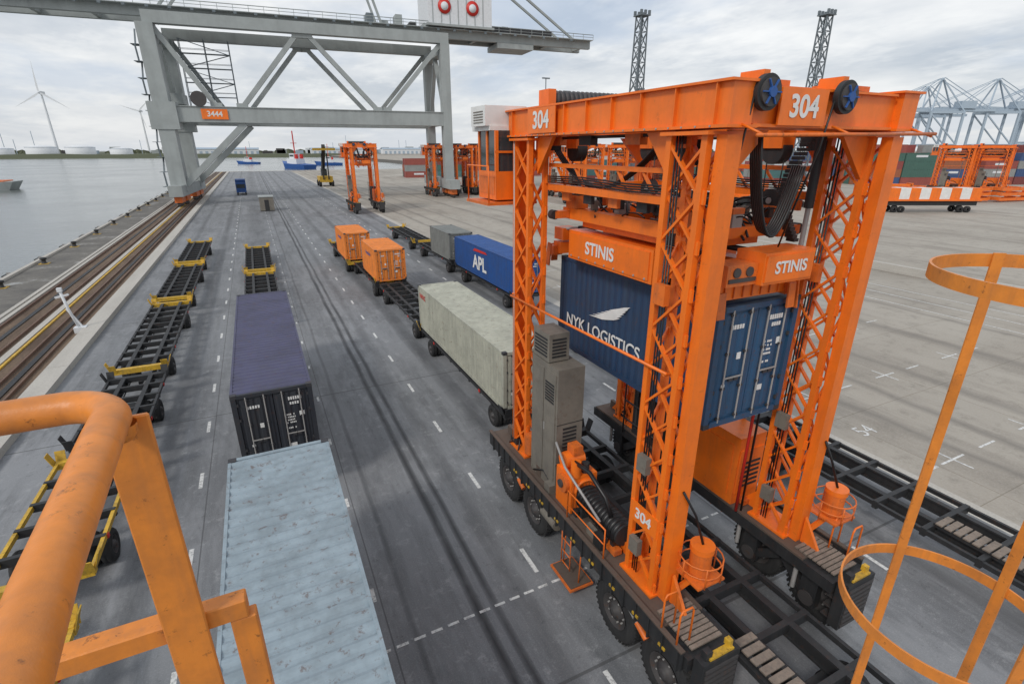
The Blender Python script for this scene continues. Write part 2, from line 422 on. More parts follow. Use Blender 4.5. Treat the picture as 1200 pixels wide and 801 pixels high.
for x in (-2.2,0,2.35): hr.tube([(x,YF-.35,Z0-.1),(x,YF+.05,Z0+.05)],.02,ORANGE)
hr.tube([(-2.57,-3.4,7.5),(-2.57,3.6,7.35)],.035,ORANGE)
for y in (-3.3,3.5): hr.tube([(-2.57,y,7.43),(-2.3,y,7.43)],.03,ORANGE)
gg=SC['guide_girders']
for sx in (-1,1):
    x=sx*1.84
    gg.bx(x-.08,x+.08,-2.7,2.6,10.55,10.72,ORANGE); gg.bx(x-.05,x+.05,-2.7,2.6,11.15,11.25,ORANGE)
    for i in range(6): gg.beam((x,-2.6+i*.88,10.72),(x,-2.2+i*.88,11.15),.05,.06,ORANGE)
    for i in range(5): gg.cb((x-.13*sx,-2.3+i*1.05,10.42),(.1,.35,.22),BLACKP if i%2 else ORANGE2)
    for k in range(4): gg.tube([(x-.12,-2.5,10.78+.05*k),(x-.12,-1,10.75+.05*k),(x-.1,.9,10.8+.05*k),(x-.12,2.5,10.76+.05*k)],.02,HOSE,6)
gg.bx(-1.76,1.76,2.35,2.55,10.5,10.72,ORANGE)
sp=SC['spreader']; ZS=8.62
for x in (-.62,.62):
    sp.bx(x-.16,x+.16,-2.6,2.9,ZS+.15,ZS+.62,ORANGE)
    sp.bx(x-.2,x+.2,-2.62,2.92,ZS+.621,ZS+.65,ORANGE)
for sy,yo in ((-1,.1),(1,.35)):
    Y=sy*2.85+yo
    sp.bx(-1.2,1.2,Y-.2,Y+.2,ZS+.02,ZS+.36,ORANGE)
    for i in range(9): sp.bx(-1.1+i*.27,-1.08+i*.27,*sorted((Y+sy*.2,Y+sy*.235)),ZS+.05,ZS+.34,ORANGE2)
    for sx in (-1,1):
        sp.cb((sx*1.19,Y+sy*.1,ZS+.1),(.32,.3,.28),ORANGE2)
        sp.beam((sx*1.33,Y+sy*.2,ZS+.3),(sx*1.38,Y+sy*.24,ZS-.38),.04,.22,ORANGE2)
        sp.beam((sx*1.05,Y+sy*.36,ZS+.25),(sx*1.05,Y+sy*.40,ZS-.30),.22,.04,ORANGE2)
        if sy>0: sp.cb((sx*.9,Y,ZS+.60),(.5,.5,.36),ORANGE)
        sp.cyl((sx*.55,Y-.9*sy,ZS+.85),(sx*1.1,Y-.1*sy,ZS+.75),.045,STEEL,8)
        sp.cyl((sx*.45,Y-1.1*sy,ZS+.87),(sx*.8,Y-.55*sy,ZS+.8),.07,BLACKP,8)
sp.bx(-1.34,-.79,-1.3,2.3,ZS+.05,ZS+.85,ORANGE); sp.bx(-1.37,-1.34,-1.2,2.2,ZS+.12,ZS+.78,ORANGE)
sp.bx(.79,1.3,-1.3,1.9,ZS+.05,ZS+.75,ORANGE)
for i in range(9): sp.cyl((-1.385,-1.1+i*.4,ZS+.15),(-1.369,-1.1+i*.4,ZS+.15),.03,STEEL,6)
sp.bx(-.35,1.15,-3.42,-2.72,ZS+.40,ZS+1.05,ORANGE); sp.bx(-.3,1.1,-3.45,-3.421,ZS+.46,ZS+.99,ORANGE)
sp.bx(-1.2,-.36,-3.3,-2.75,ZS+.42,ZS+.85,ORANGE2); sp.bx(-1.15,-.4,-3.32,-3.301,ZS+.5,ZS+.58,HUB); sp.cyl((-.95,-3.33,ZS+.7),(-.95,-3.301,ZS+.7),.1,HUB,12); sp.cyl((-.6,-3.33,ZS+.7),(-.6,-3.301,ZS+.7),.1,HUB,12)
sp.bx(-1.1,1.1,-2.0,2.0,ZS+.95,ZS+1.10,ORANGE)
for x in (-1.25,1.25): sp.bx(x-.14,x+.14,-2.5,2.6,ZS+1.15,ZS+1.45,ORANGE)
for y in (-2.2,-.9,.9,2.35): sp.bx(-1.11,1.11,y-.14,y+.14,ZS+1.17,ZS+1.4,ORANGE)
for sx in (-1,1):
    for sy in (-1,1):
        sp.bx(sx*1.25-.2,sx*1.25+.2,sy*2.1-.25,sy*2.1+.25,ZS+1.46,ZS+1.8,ORANGE2)
        sp.cyl((sx*1.25-.12,sy*2.1,ZS+1.9),(sx*1.25+.12,sy*2.1,ZS+1.9),.26,BLACKP,18); sp.cyl((sx*1.25-.14,sy*2.1,ZS+1.9),(sx*1.25+.14,sy*2.1,ZS+1.9),.07,STEEL,10)
        a,b_=sorted((sx*1.40,sx*1.85)); sp.bx(a,b_,sy*2.35-.12,sy*2.35+.12,ZS+1.18,ZS+1.38,ORANGE2)
        sp.cyl((sx*1.85,sy*2.35-.1,ZS+1.28),(sx*1.85,sy*2.35+.1,ZS+1.28),.13,BLACKP,12)
    for k in range(2): sp.cyl((sx*(.25+.25*k),-1.8,ZS+1.22),(sx*(.25+.25*k),.1,ZS+1.22),.07,BLACKP,10); sp.cyl((sx*(.25+.25*k),.1,ZS+1.22),(sx*(.25+.25*k),1.2,ZS+1.22),.035,STEEL,8)
hs=SC['hydraulic_hoses']
random.seed(5)
for i in range(70):
    x=random.uniform(-1.25,1.3);y=random.uniform(-2.5,2.4)
    a=Vector((x,y,ZS+random.choice((1.45,1.45,1.2)))); b_=a+Vector((random.uniform(-.6,.6),random.uniform(.4,1.8)*random.choice((-1,1)),random.uniform(-.1,.6)))
    b_.y=max(-2.6,b_.y); b_.x=max(-1.4,min(1.4,b_.x))
    mid=(a+b_)/2+Vector((0,0,random.uniform(.1,.45)))
    pts=[(a*(1-t)**2+mid*2*t*(1-t)+b_*t*t) for t in [k/8 for k in range(9)]]
    hs.tube(pts,random.choice((.018,.025,.03)),HOSE,6)
for i in range(44):
    x=random.uniform(-1.2,1.3);y=random.uniform(-2.3,2.5)
    hs.cb((x,y,ZS+1.5+random.uniform(0,.25)),(random.uniform(.1,.35),random.uniform(.1,.45),random.uniform(.12,.34)),random.choice((BLACKP,BLACKP,BLACKP,ORANGE2,GREYCAB,STEEL)))
for k in range(6):
    x0=-1.35+k*.07
    pts=[(x0+1.25*t,YF+.35+.1*k,Z0-.1-1.75*math.sin(math.pi*t*.93)**.8) for t in [i/16 for i in range(17)]]
    hs.tube(pts,.028,HOSE,6)
for k in range(4):
    pts=[(-1.75+.05*k,2.8-4.5*t,Z0-.1-1.1*math.sin(math.pi*t)**.9) for t in [i/16 for i in range(17)]]
    hs.tube(pts,.025,HOSE,6)
for i in range(26):
    t=i/25; hs.cb((1.2-.5*math.sin(math.pi*t),-2.8,9.75+t*2.1),(.15,.2,.07),BLACKP)
for x in (-1.6,1.6):
    hs.cyl((x,-2.75,9.2),(x,-2.75,11.7),.055,STEEL,10); hs.cyl((x,-2.75,10.4),(x,-2.75,11.9),.10,BLACKP,10)
# sills and bogies
sl=SC['sills']; wh=SC['wheels']; md=SC['machinery']
for sx in (-1,1):
    x=sx*2.25
    sl.bx(x-.60,x+.60,-5.2,4.7,1.66,1.98,BLACKP)
    sl.bx(x-.58,x+.58,-4.4,4.6,1.981,2.04,DECKBR)
    xo=x+sx*.66
    sl.bx(xo-.025,xo+.025,-5.1,4.6,1.60,2.1,BLACKP)
    sl.bx(xo-.06,xo+.06,-5.1,4.6,2.101,2.14,DECKBR)
    for i in range(22):
        y=-5.0+i*.44; sl.bx(xo-.05+sx*.01,xo+.05+sx*.01,y-.02,y+.02,1.52,2.09,BLACKP)
    for i in range(9): sl.cb((xo+sx*.04,-4.78+i*.88+.22,1.72),(.03,.2,.06),YEL)
    for y in (3.4,1.5,-2.75,-4.55):
        wheel(wh,sx*2.52,y,.80,.52,HUB,40,True)
        sl.bx(sx*2.05-.12,sx*2.05+.12,y-.22,y+.22,.6,1.655,BLACKP)
        sl.cyl((sx*1.9,y,.8),(sx*2.3,y,.8),.2,HUB,14)
        sl.cyl((sx*1.85,y+.35,.9),(sx*1.85,y+.35,1.6),.06,STEEL,8)
    for yc in (2.45,-3.65):
        sl.beam((sx*2.1,yc-.75,.85),(sx*2.1,yc,1.45),.2,.25,BLACKP); sl.beam((sx*2.1,yc+.75,.85),(sx*2.1,yc,1.45),.2,.25,BLACKP)
        sl.bx(sx*2.52-.28,sx*2.52+.28,yc-.1,yc+.1,1.2,1.655,BLACKP)
        sl.cyl((sx*2.83,yc-.35,1.25),(sx*2.83,yc+.35,1.55),.05,STEEL,8); sl.cyl((sx*2.83,yc-.35,1.25),(sx*2.83,yc,1.4),.08,ORANGE2,8)
    for z in (.55,.95,1.35): sl.tube([(xo,-.9,z),(xo,-.45,z)],.018,ORANGE2,6)
    for y in (-.9,-.45): sl.tube([(xo,y,.5),(xo,y,1.6)],.02,ORANGE2,6)
    sl.bx(x-.45,x+.45,-.2,.9,1.05,1.65,BLACKP); sl.cyl((x+.5*sx,0,1.35),(x+.5*sx,.8,1.35),.2,GREYCAB,14)
    for yy in (-4.9,-4.45):
        md.tube([(xo,yy,2.0),(xo,yy,2.9),(xo-sx*.05,yy,3.0),(xo-sx*.3,yy,3.0),(xo-sx*.35,yy,2.9),(xo-sx*.35,yy,2.0)],.022,ORANGE)
    md.bx(x-.5,x+.5,-5.5,-5.24,.75,2.1,BLACKP)
    for i in range(8): md.bx(x-.44,x+.44,-5.53,-5.501,.82+i*.15,.9+i*.15,HUB)
    for i in range(4): md.bx(x-.40,x+.40,-5.23,-5.0,.8+i*.3,.83+i*.3,HUB)
    md.beam((x-.3,-5.4,2.13),(x+.35,-5.4,2.13),.14,.05,YEL); md.cb((x+.3,-5.35,2.22),(.12,.12,.14),YEL); md.cb((x-.3,-5.36,2.2),(.16,.14,.2),BLACKP)
    for i in range(9): md.bx(x-.42,x+.42,-5.1+i*.12,-5.1+i*.12+.09,2.05,2.09,WOOD)
    bx_,by_=x+.5,FL-1.05
    md.bx(bx_-.38,bx_+.38,by_-.38,by_+.38,2.88,2.93,ORANGE2); md.beam((x+.1,FL-.8,2.3),(bx_,by_,2.87),.08,.12,ORANGE)
    md.cyl((bx_,by_,2.94),(bx_,by_,3.55),.23,ORANGE2,22); md.cyl((bx_,by_,3.551),(bx_,by_,3.68),.26,ORANGE,22)
    for z in (3.15,3.4):
        md.tube([(bx_+.46*math.cos(a),by_+.46*math.sin(a),z) for a in [i/16*math.pi*2 for i in range(16)]],.018,ORANGE2,6,True)
    for a in (0,1.05,2.1,3.1,4.2,5.2): md.tube([(bx_+.46*math.cos(a),by_+.46*math.sin(a),2.88),(bx_+.46*math.cos(a),by_+.46*math.sin(a),3.4)],.015,ORANGE2,6)
    md.tube([(bx_,by_,3.68),(bx_-.1,by_+.2,4.3),(x,FL-.79,5.0)],.03,HOSE,6)
    random.seed(11)
    for i in range(22):
        md.cb((x+random.uniform(-.4,.4),random.uniform(-2.4,4.3),2.12+random.uniform(0,.12)),(random.uniform(.1,.35),random.uniform(.12,.5),random.uniform(.12,.4)),random.choice((BLACKP,ORANGE2,DECKBR,GREYCAB,BLACKP)))
    for i in range(10):
        y=random.uniform(-2.5,3); md.tube([(x+random.uniform(-.4,.4),y,2.1),(x+random.uniform(-.4,.4),y+.5,2.45),(x+random.uniform(-.4,.4),y+1.1,2.12)],.028,HOSE,6)
# left sill equipment
md.bx(-2.6,-1.75,.55,2.05,2.05,6.0,GREYCAB); md.bx(-2.625,-2.601,.65,1.27,2.4,5.8,GREYCAB); md.bx(-2.625,-2.601,1.33,1.95,2.4,5.8,GREYCAB)
md.bx(-2.6,-1.95,1.1,2.0,6.03,6.85,GREYCAB)
for i in range(7): md.bx(-2.64,-2.626,.72,1.2,4.9+i*.09,4.95+i*.09,BLACKP); md.bx(-2.4,-1.95,.535,.549,3.4+i*.12,3.46+i*.12,BLACKP)
for i in range(6): md.bx(-2.615,-2.601,1.2,1.9,6.15+i*.1,6.2+i*.1,BLACKP); md.bx(-2.5,-2.05,1.085,1.099,6.15+i*.1,6.2+i*.1,BLACKP)
md.cb((-2.63,1.23,4.0),(.03,.03,.25),STEEL)
for z in (3.0,4.3): md.bx(-2.612,-1.74,.54,.549,z,z+.02,BLACKP)
md.cyl((-2.25,-.5,2.6),(-2.25,-2.3,2.6),.30,BLACKP,22)
for i in range(12): md.lathe((-2.25,-.55-i*.145,2.6),(0,-1,0),[(.3,0),(.36,.03),(.36,.07),(.3,.1)],HOSE,22)
for y in (-.7,-2.1): md.bx(-2.5,-2.0,y-.06,y+.06,2.05,2.4,BLACKP)
md.bx(-2.68,-1.85,-.45,.35,2.05,3.2,ORANGE); md.cyl((-2.6,.15,3.42),(-2.0,.15,3.42),.24,ORANGE,18); md.cyl((-2.8,-.1,2.9),(-2.681,-.1,2.9),.27,ORANGE2,18); md.cyl((-2.85,-.1,2.9),(-2.801,-.1,2.9),.12,HUB,12)
md.cyl((-2.5,-.35,3.2),(-2.5,-.35,3.65),.14,ORANGE,14); md.cyl((-2.15,-.3,3.2),(-2.15,-.3,3.5),.11,BLACKP,14)
md.cb((-2.25,.1,3.75),(.3,.35,.25),ORANGE2); md.lathe((-2.25,-.46,2.75),(0,-1,0),[(.34,-.02),(.34,.05),(.30,.06)],ORANGE,20)
for i in range(8): md.bx(-2.64+i*.1,-2.60+i*.1,-.47,-.451,2.15,3.05,ORANGE2)
md.tube([(-2.75,-1.9,2.9),(-2.75,-.2,3.45),(-2.7,.4,3.9)],.035,STEEL)
md.tube([(-2.5,-.3,3.6),(-2.5,-1.0,3.7),(-2.4,-1.6,3.3),(-2.4,-1.9,2.9)],.06,HOSE,8)
md.tube([(-2.88,-2.3,2.05),(-2.88,-2.3,3.0),(-2.88,-.6,3.0),(-2.88,-.6,2.05)],.022,ORANGE)
md.tube([(-2.88,-2.3,2.55),(-2.88,-.6,2.55)],.016,ORANGE)
md.cyl((-2.4,2.45,2.3),(-2.4,2.45,3.0),.2,ORANGE2,16)
# right sill: power pack
md.bx(1.68,2.68,-2.1,.2,2.05,4.2,ORANGE); md.bx(1.65,1.679,-1.9,0,2.3,3.9,ORANGE); md.bx(1.73,2.63,-2.14,-2.101,2.4,3.8,ORANGE)
for i in range(6): md.bx(1.83,2.53,-2.155,-2.141,2.6+i*.15,2.67+i*.15,BLACKP)
md.bx(1.68,2.68,.5,2.4,2.05,4.6,BLACKP)
for i in range(9): md.bx(1.64,1.679,.55+i*.2,.63+i*.2,2.3,4.4,HUB)
for z in (2.6,3.3,4.0,4.7,5.4): md.tube([(1.45,.6,z),(1.45,2.6,z)],.03,BLACKP)
for y in (.6,1.6,2.6): md.tube([(1.45,y,2.0),(1.45,y,5.4)],.03,BLACKP)
md.tube([(2.8,-1.2,4.0),(2.8,-1.2,8.5)],.09,STEEL,10)
md.tube([(1.55,-2.4,2.1),(1.55,-2.4,5.4),(1.65,-2.5,5.9)],.04,RED,8); md.tube([(1.7,-2.45,2.1),(1.7,-2.45,9)],.03,HOSE,8)
md.bx(-3.15,-2.4,-1.35,-.25,.22,.28,ORANGE2); md.bx(-3.1,-2.45,-1.3,-.3,.281,.31,DECKBR); md.tube([(-2.8,-1.2,.3),(-2.75,-1.2,1.62)],.022,ORANGE2,6); md.tube([(-2.8,-.4,.3),(-2.75,-.4,1.62)],.022,ORANGE2,6)
ld=SC['ladder']
for yy in (-.18,.18): ld.tube([(1.82,3.1+yy,2.1),(1.82,3.1+yy,11.9)],.02,ORANGE,6)
for i in range(30): ld.tube([(1.82,2.92,2.4+i*.32),(1.82,3.28,2.4+i*.32)],.012,ORANGE,5)
# cab
cb=SC['cab']
X0,X1,Y0,Y1=-2.9,-1.65,3.9,5.2
cb.bx(X0,X1,Y0,Y1,10.2,11.0,ORANGE); cb.bx(X0-.012,X0-.001,Y0+.1,Y1-.1,10.35,10.85,ORANGE2)
cb.bx(X0+.03,X1-.03,Y0+.03,Y1-.03,11.001,12.1,GLASS)
for x in (X0+.04,X1-.04):
    for y in (Y0+.04,(Y0+Y1)/2,Y1-.04): cb.bx(x-.045,x+.045,y-.045,y+.045,11.001,12.1,ORANGE)
cb.bx((X0+X1)/2-.04,(X0+X1)/2+.04,Y0,Y0+.05,11.001,12.1,ORANGE)
cb.bx(X0-.005,X1,Y0-.01,Y0+.02,11.5,11.56,ORANGE)
cb.bx(X0-.12,X1+.05,Y0+.11,Y1+.15,12.1,12.22,WHITE); cb.bx(X0-.25,X1-.2,Y0+.15,Y1-.1,12.221,12.75,WHITE)
for i in range(5): cb.bx(X0-.262,X0-.251,Y0+.3,Y1-.3,12.3+i*.07,12.33+i*.07,GREYCAB)
cb.bx(X0-.35,X1,Y0-.2,Y1+.2,10.07,10.15,ORANGE2)
cb.tube([(X0-.3,Y0-.15,10.15),(X0-.3,Y0-.15,11.15),(X0-.3,Y1+.15,11.15),(X0-.3,Y1+.15,10.15)],.022,ORANGE)
CX=9.25
main=place('straddle_carrier',SC,(CX,10.3,0))
for n_,b_,s_,l_,r_ in (('number_side','304',.56,(-HG-.37,1.9,Z0+.35),LEFT),('number_front','304',.48,(-.78,FL-.84,Z0+.33),FRONT),
        ('maker_side','STINIS',.46,(-1.385,.75,ZS+.46),LEFT),('maker_front','STINIS',.34,(0.42,-3.462,ZS+.73),FRONT),('number_low','304',.36,(-HG-.34,FL,3.85),LEFT)):
    text(main,n_,b_,s_,WHITE,l_,r_,.025)
pl=Part(); pl.bx(-1.35,-.2,FL-.83,FL-.79,Z0+.05,Z0+.62,ORANGE); pl.bx(-HG-.33,-HG-.29,FL-.45,FL+.45,3.6,4.1,ORANGE); pl.bx(-HG-.36,-HG-.335,1.2,2.6,Z0+.06,Z0+.65,ORANGE)
o=D.objects.new('number_plate',pl.mesh('number_plate')); link(o); o.parent=main
for (x,y,r) in ((19.5,108,0),(45,138,0),(51,138,0),(57,139,0),(63,140,.0),(80,104,0),(92,108,0),(66,100,0),(104,114,0),(172,80,.3),(182,76,.3),(73,120,0)):
    place('straddle_carrier',SC,(x,y,0),r)
single('trailer_deck',slats(16.4,17.1,2.0,5.6,1.36)); single('trailer_deck',slats(8.0,8.6,2.6,5.4,1.36))

# ------------------------------------------------------------ ground, road, water
m_land,nt,b=newmat('yard_concrete')
n1=noise(nt,.05,5,.65); n2=noise(nt,.9,5,.75); n3=noise(nt,11,3,.7); n4=noise(nt,.22,5,.7,(1,.2,1))
c_=mix(nt,ramp(nt,n1,[(.3,0),(.7,1)]),(.31,.275,.23),(.44,.405,.35))
c_=mix(nt,ramp(nt,n4,[(.48,0),(.66,.75)]),c_,(.215,.19,.16))
c_=mix(nt,ramp(nt,n2,[(.52,0),(.68,.55)]),c_,(.20,.18,.15))
c_=mix(nt,ramp(nt,n3,[(.45,0),(.75,.4)]),c_,(.48,.45,.41))
br=N(nt,'ShaderNodeTexBrick'); br.offset=0; br.inputs['Scale'].default_value=1; br.inputs['Brick Width'].default_value=7.5; br.inputs['Row Height'].default_value=6.1
br.inputs['Mortar Size'].default_value=.02; br.inputs['Mortar Smooth'].default_value=.3; br.inputs['Color1'].default_value=(1,1,1,1); br.inputs['Color2'].default_value=(.92,.92,.92,1); br.inputs['Mortar'].default_value=(.68,.66,.62,1)
tc=N(nt,'ShaderNodeTexCoord'); L(nt,tc.outputs['Object'],br.inputs['Vector'])
c_=mix(nt,1.0,c_,br.outputs['Color'],'MULTIPLY')
sepg=N(nt,'ShaderNodeSeparateXYZ'); L(nt,tc.outputs['Object'],sepg.inputs[0])
for x0,w_,s_ in ((24.5,.5,.5),(27.2,.5,.5),(31,.6,.4),(38,.7,.4),(44,.5,.4)):
    d=math_(nt,'DIVIDE',math_(nt,'ABSOLUTE',math_(nt,'SUBTRACT',math_(nt,'ADD',sepg.outputs['X'],math_(nt,'MULTIPLY',n1,2.0)),x0+1)),w_)
    c_=mix(nt,math_(nt,'MULTIPLY',math_(nt,'SUBTRACT',1,d,True),s_),c_,(.11,.10,.09))
L(nt,c_,b.inputs['Base Color']); b.inputs['Roughness'].default_value=.85
gp=Part()
gp.quad([(-22.8,-400,0),(5000,-400,0),(5000,3500,0),(150,3500,0),(150,340,0),(-22.8,340,0)],m_land)
m_q=plain('quay_wall_concrete',(.16,.15,.14),.9)
gp.quad([(-22.8,-400,-6),(-22.8,-400,0),(-22.8,340,0),(-22.8,340,-6)],m_q)
gp.quad([(-22.8,340,-6),(-22.8,340,0),(150,340,0),(150,340,-6)],m_q)
gp.quad([(150,340,-6),(150,340,0),(150,3500,0),(150,3500,-6)],m_q)
single('ground',gp)

m_as,nt,b=newmat('asphalt')
tc=N(nt,'ShaderNodeTexCoord'); sep=N(nt,'ShaderNodeSeparateXYZ'); L(nt,tc.outputs['Object'],sep.inputs[0]); X=sep.outputs['X']; Yc=sep.outputs['Y']
wob=noise(nt,.15,2,.5,(.2,1,1)); Xw=math_(nt,'ADD',X,math_(nt,'MULTIPLY',math_(nt,'SUBTRACT',wob,.5),.2))
n1=noise(nt,.10,5,.7,(1,.3,1)); n2=noise(nt,1.1,5,.75,(1,.10,1)); n3=noise(nt,28,3,.8); n4=noise(nt,1.7,6,.8); n5=noise(nt,.35,5,.7,(1,.35,1))
c_=mix(nt,ramp(nt,n1,[(.32,0),(.68,1)]),(.165,.172,.182),(.265,.272,.285))
c_=mix(nt,ramp(nt,n5,[(.50,0),(.56,.5)]),c_,(.12,.125,.133))
c_=mix(nt,ramp(nt,n2,[(.45,0),(.70,.7)]),c_,(.09,.094,.10))
c_=mix(nt,ramp(nt,n4,[(.55,0),(.70,.65)]),c_,(.36,.365,.37))
c_=mix(nt,ramp(nt,n4,[(.30,.7),(.42,0)]),c_,(.06,.062,.066))
c_=mix(nt,ramp(nt,n3,[(.5,0),(.8,.45)]),c_,(.44,.44,.44))
pn=noise(nt,.9,4,.75,(1,.3,1))
for x0,w,s in ((3.72,.16,1.0),(4.2,.13,.9),(2.4,.8,.2),(-4.7,.5,.4),(-.5,1.6,.35),(-8.3,.4,.4),(2.0,.10,.5),(7.6,.5,.45),(10.6,.5,.45),(5.0,.3,.3),(16.3,.4,.4),(18.6,.4,.4)):
    d=math_(nt,'DIVIDE',math_(nt,'ABSOLUTE',math_(nt,'SUBTRACT',Xw,x0)),w)
    f=math_(nt,'POWER',math_(nt,'SUBTRACT',1,d,True),.5)
    f=math_(nt,'MULTIPLY',f,math_(nt,'MULTIPLY',s,ramp(nt,pn,[(.25,.5),(.55,1)])),True)
    c_=mix(nt,f,c_,(.032,.033,.036))
d=math_(nt,'ABSOLUTE',math_(nt,'SUBTRACT',math_(nt,'MODULO',math_(nt,'ADD',Yc,200),18.0),9))
c_=mix(nt,math_(nt,'MULTIPLY',math_(nt,'LESS_THAN',d,.04),.6),c_,(.05,.05,.05))
for x0 in (-3.2,1.4,12.6):
    d=math_(nt,'ABSOLUTE',math_(nt,'SUBTRACT',X,x0)); c_=mix(nt,math_(nt,'MULTIPLY',math_(nt,'LESS_THAN',d,.02),.6),c_,(.05,.05,.05))
L(nt,c_,b.inputs['Base Color'])
L(nt,ramp(nt,n1,[(.3,.5),(.7,.85)]),b.inputs['Roughness']); bump(nt,b,n3,.3,.008)
rp=Part(); rp.quad([(-10.8,-60,.004),(20.2,-60,.004),(20.2,335,.004),(-10.8,335,.004)],m_as); single('road',rp)

m_mk,nt,b=newmat('road_marking_paint')
L(nt,mix(nt,ramp(nt,noise(nt,7,5,.8),[(.48,0),(.62,1)]),(.70,.70,.68),(.32,.32,.32)),b.inputs['Base Color']); b.inputs['Roughness'].default_value=.7
mk=Part()
def dash(x,y,l,w=.12): mk.quad([(x-w/2,y,.009),(x+w/2,y,.009),(x+w/2,y+l,.009),(x-w/2,y+l,.009)],m_mk)
for i in range(-3,60):
    y=10.2+i*4.42
    for x in (5.75,-3.45,15.1): dash(x,y,1.05,.13)
    dash(1.25,y+1,.5,.1)
for i in range(30): mk.quad([(-.8+i*.45,9.5+.01*i,.009),(-.5+i*.45,9.5+.01*i,.009),(-.5+i*.45,9.58+.01*i,.009),(-.8+i*.45,9.58+.01*i,.009)],m_mk)
def gl(x0,y0,x1,y1,w=.09):
    d=Vector((x1-x0,y1-y0,0)); n=Vector((-d.y,d.x,0)).normalized()*w/2; a=Vector((x0,y0,.009));c=Vector((x1,y1,.009))
    mk.quad([a-n,c-n,c+n,a+n],m_mk)
for ky in range(-2,9):
    for kx in (23.5,29.6,36):
        x=kx;y=2+ky*6.1
        gl(x-.8,y,x+.8,y); gl(x,y-.7,x,y-.05); gl(x,y+.05,x,y+.7); gl(x+2.0,y,x+3.2,y)
    gl(21.6,2+ky*6.1,22.4,2+ky*6.1,.12)
for x in (45,47.5,50): gl(x,14,x+.01,60,.12)
single('road_markings',mk)
for t_,x,y in (('52',22.6,4.9),('54',22.6,11),('56',22.6,17.1)):
    text(None,'painted_bay_number',t_,1.0,m_mk,(x,y,.012),(0,0,0),0,1.0,.001)

m_kc,nt,b=newmat('kerb_concrete')
n1=noise(nt,.6,5,.7,(1,.2,1)); n3=noise(nt,12,4,.7)
L(nt,mix(nt,ramp(nt,n3,[(.4,0),(.8,.5)]),mix(nt,n1,(.36,.34,.30),(.60,.57,.52)),(.22,.2,.18)),b.inputs['Base Color']); b.inputs['Roughness'].default_value=.85
kp=Part()
for i in range(60): kp.bx(-11.85,-10.8,-40+i*6.2,-40+i*6.2+6.17,-.05,.35,m_kc)
single('quay_kerb',kp)
kp=Part()
for i in range(34): kp.bx(56.6,57.2,-30+i*6.2,-30+i*6.2+6.17,-.05,.75,m_kc)
single('yard_barrier_wall',kp)
kp=Part(); kp.quad([(20.2,-60,.006),(21.0,-60,.006),(21.0,300,.006),(20.2,300,.006)],m_kc); single('concrete_edge_strip',kp)
m_rb,nt,b=newmat('rail_bed')
n1=noise(nt,.7,5,.7,(1,.15,1)); n3=noise(nt,6,5,.75)
c_=mix(nt,ramp(nt,n1,[(.35,0),(.65,1)]),(.085,.05,.03),(.21,.145,.095)); c_=mix(nt,ramp(nt,n3,[(.4,0),(.7,.6)]),c_,(.05,.04,.035))
L(nt,c_,b.inputs['Base Color']); b.inputs['Roughness'].default_value=.9; bump(nt,b,n3,.6,.03)
rt=Kit(); rt['bed'].quad([(-18.1,-60,.006),(-11.85,-60,.006),(-11.85,335,.006),(-18.1,335,.006)],m_rb)
RUST=paint('rusty_rail',(.16,.09,.06),.6,.5,.5)
for x in (-12.6,-13.6,-15.4,-17.3): rt['rails'].bx(x-.05,x+.05,-60,335,.007,.16,RUST)
for x in (-13.1,-16.4): rt['channels'].bx(x-.14,x+.14,-60,335,.007,.06,BLACKP)
rt['walk_strip'].bx(-15.1,-14.7,-60,335,.007,.05,m_kc); rt['walk_strip'].bx(-17.9,-17.6,-60,335,.007,.12,m_kc)
rt['yellow_line'].bx(-14.55,-14.4,-60,335,.007,.09,YEL)
rt['edge'].bx(-18.35,-18.05,-60,335,.005,.14,m_kc)
place('crane_rail_track',rt)
m_qp,nt,b=newmat('quay_pavement')
n1=noise(nt,.25,5,.75); n3=noise(nt,2.5,5,.8)
c_=mix(nt,ramp(nt,n1,[(.3,0),(.7,1)]),(.085,.08,.075),(.20,.185,.16)); c_=mix(nt,ramp(nt,n3,[(.55,0),(.68,.7)]),c_,(.045,.045,.045)); c_=mix(nt,ramp(nt,n1,[(.62,0),(.66,.6)]),c_,(.30,.29,.27))
L(nt,c_,b.inputs['Base Color']); L(nt,ramp(nt,n1,[(.55,.8),(.66,.25)]),b.inputs['Roughness'])
q=Part(); q.quad([(-22.5,-60,.005),(-18.35,-60,.005),(-18.35,338,.005),(-22.5,338,.005)],m_qp); single('quay_pavement',q)
q=Part(); q.bx(-22.85,-22.45,-60,340,-.4,.22,m_kc)
for i in range(120): q.bx(-22.86,-22.845,-60+i*3.3,-59+i*3.3,-.3,.2,YEL)
single('quay_edge_kerb',q)
bo=Kit(); p=bo['body']; p.lathe((0,0,0),(0,0,1),[(.35,0),(.3,.06),(.2,.12),(.18,.4),(.3,.5),(.32,.6),(.2,.68),(.001,.7)],BLACKP,18); bo['base_plate'].cb((0,0,.02),(.9,.9,.04),YEL)
for i in range(24): place('mooring_bollard',bo,(-21.7,14+i*11.5,.01))
fd=Kit(); fd['fender'].bx(-.5,0,-.7,.7,-2.5,.1,BLACKP); fd['chain'].bx(-.3,0,-.05,.05,.1,.3,STEEL)
for i in range(30): place('quay_fender',fd,(-22.87,12+i*9,0))

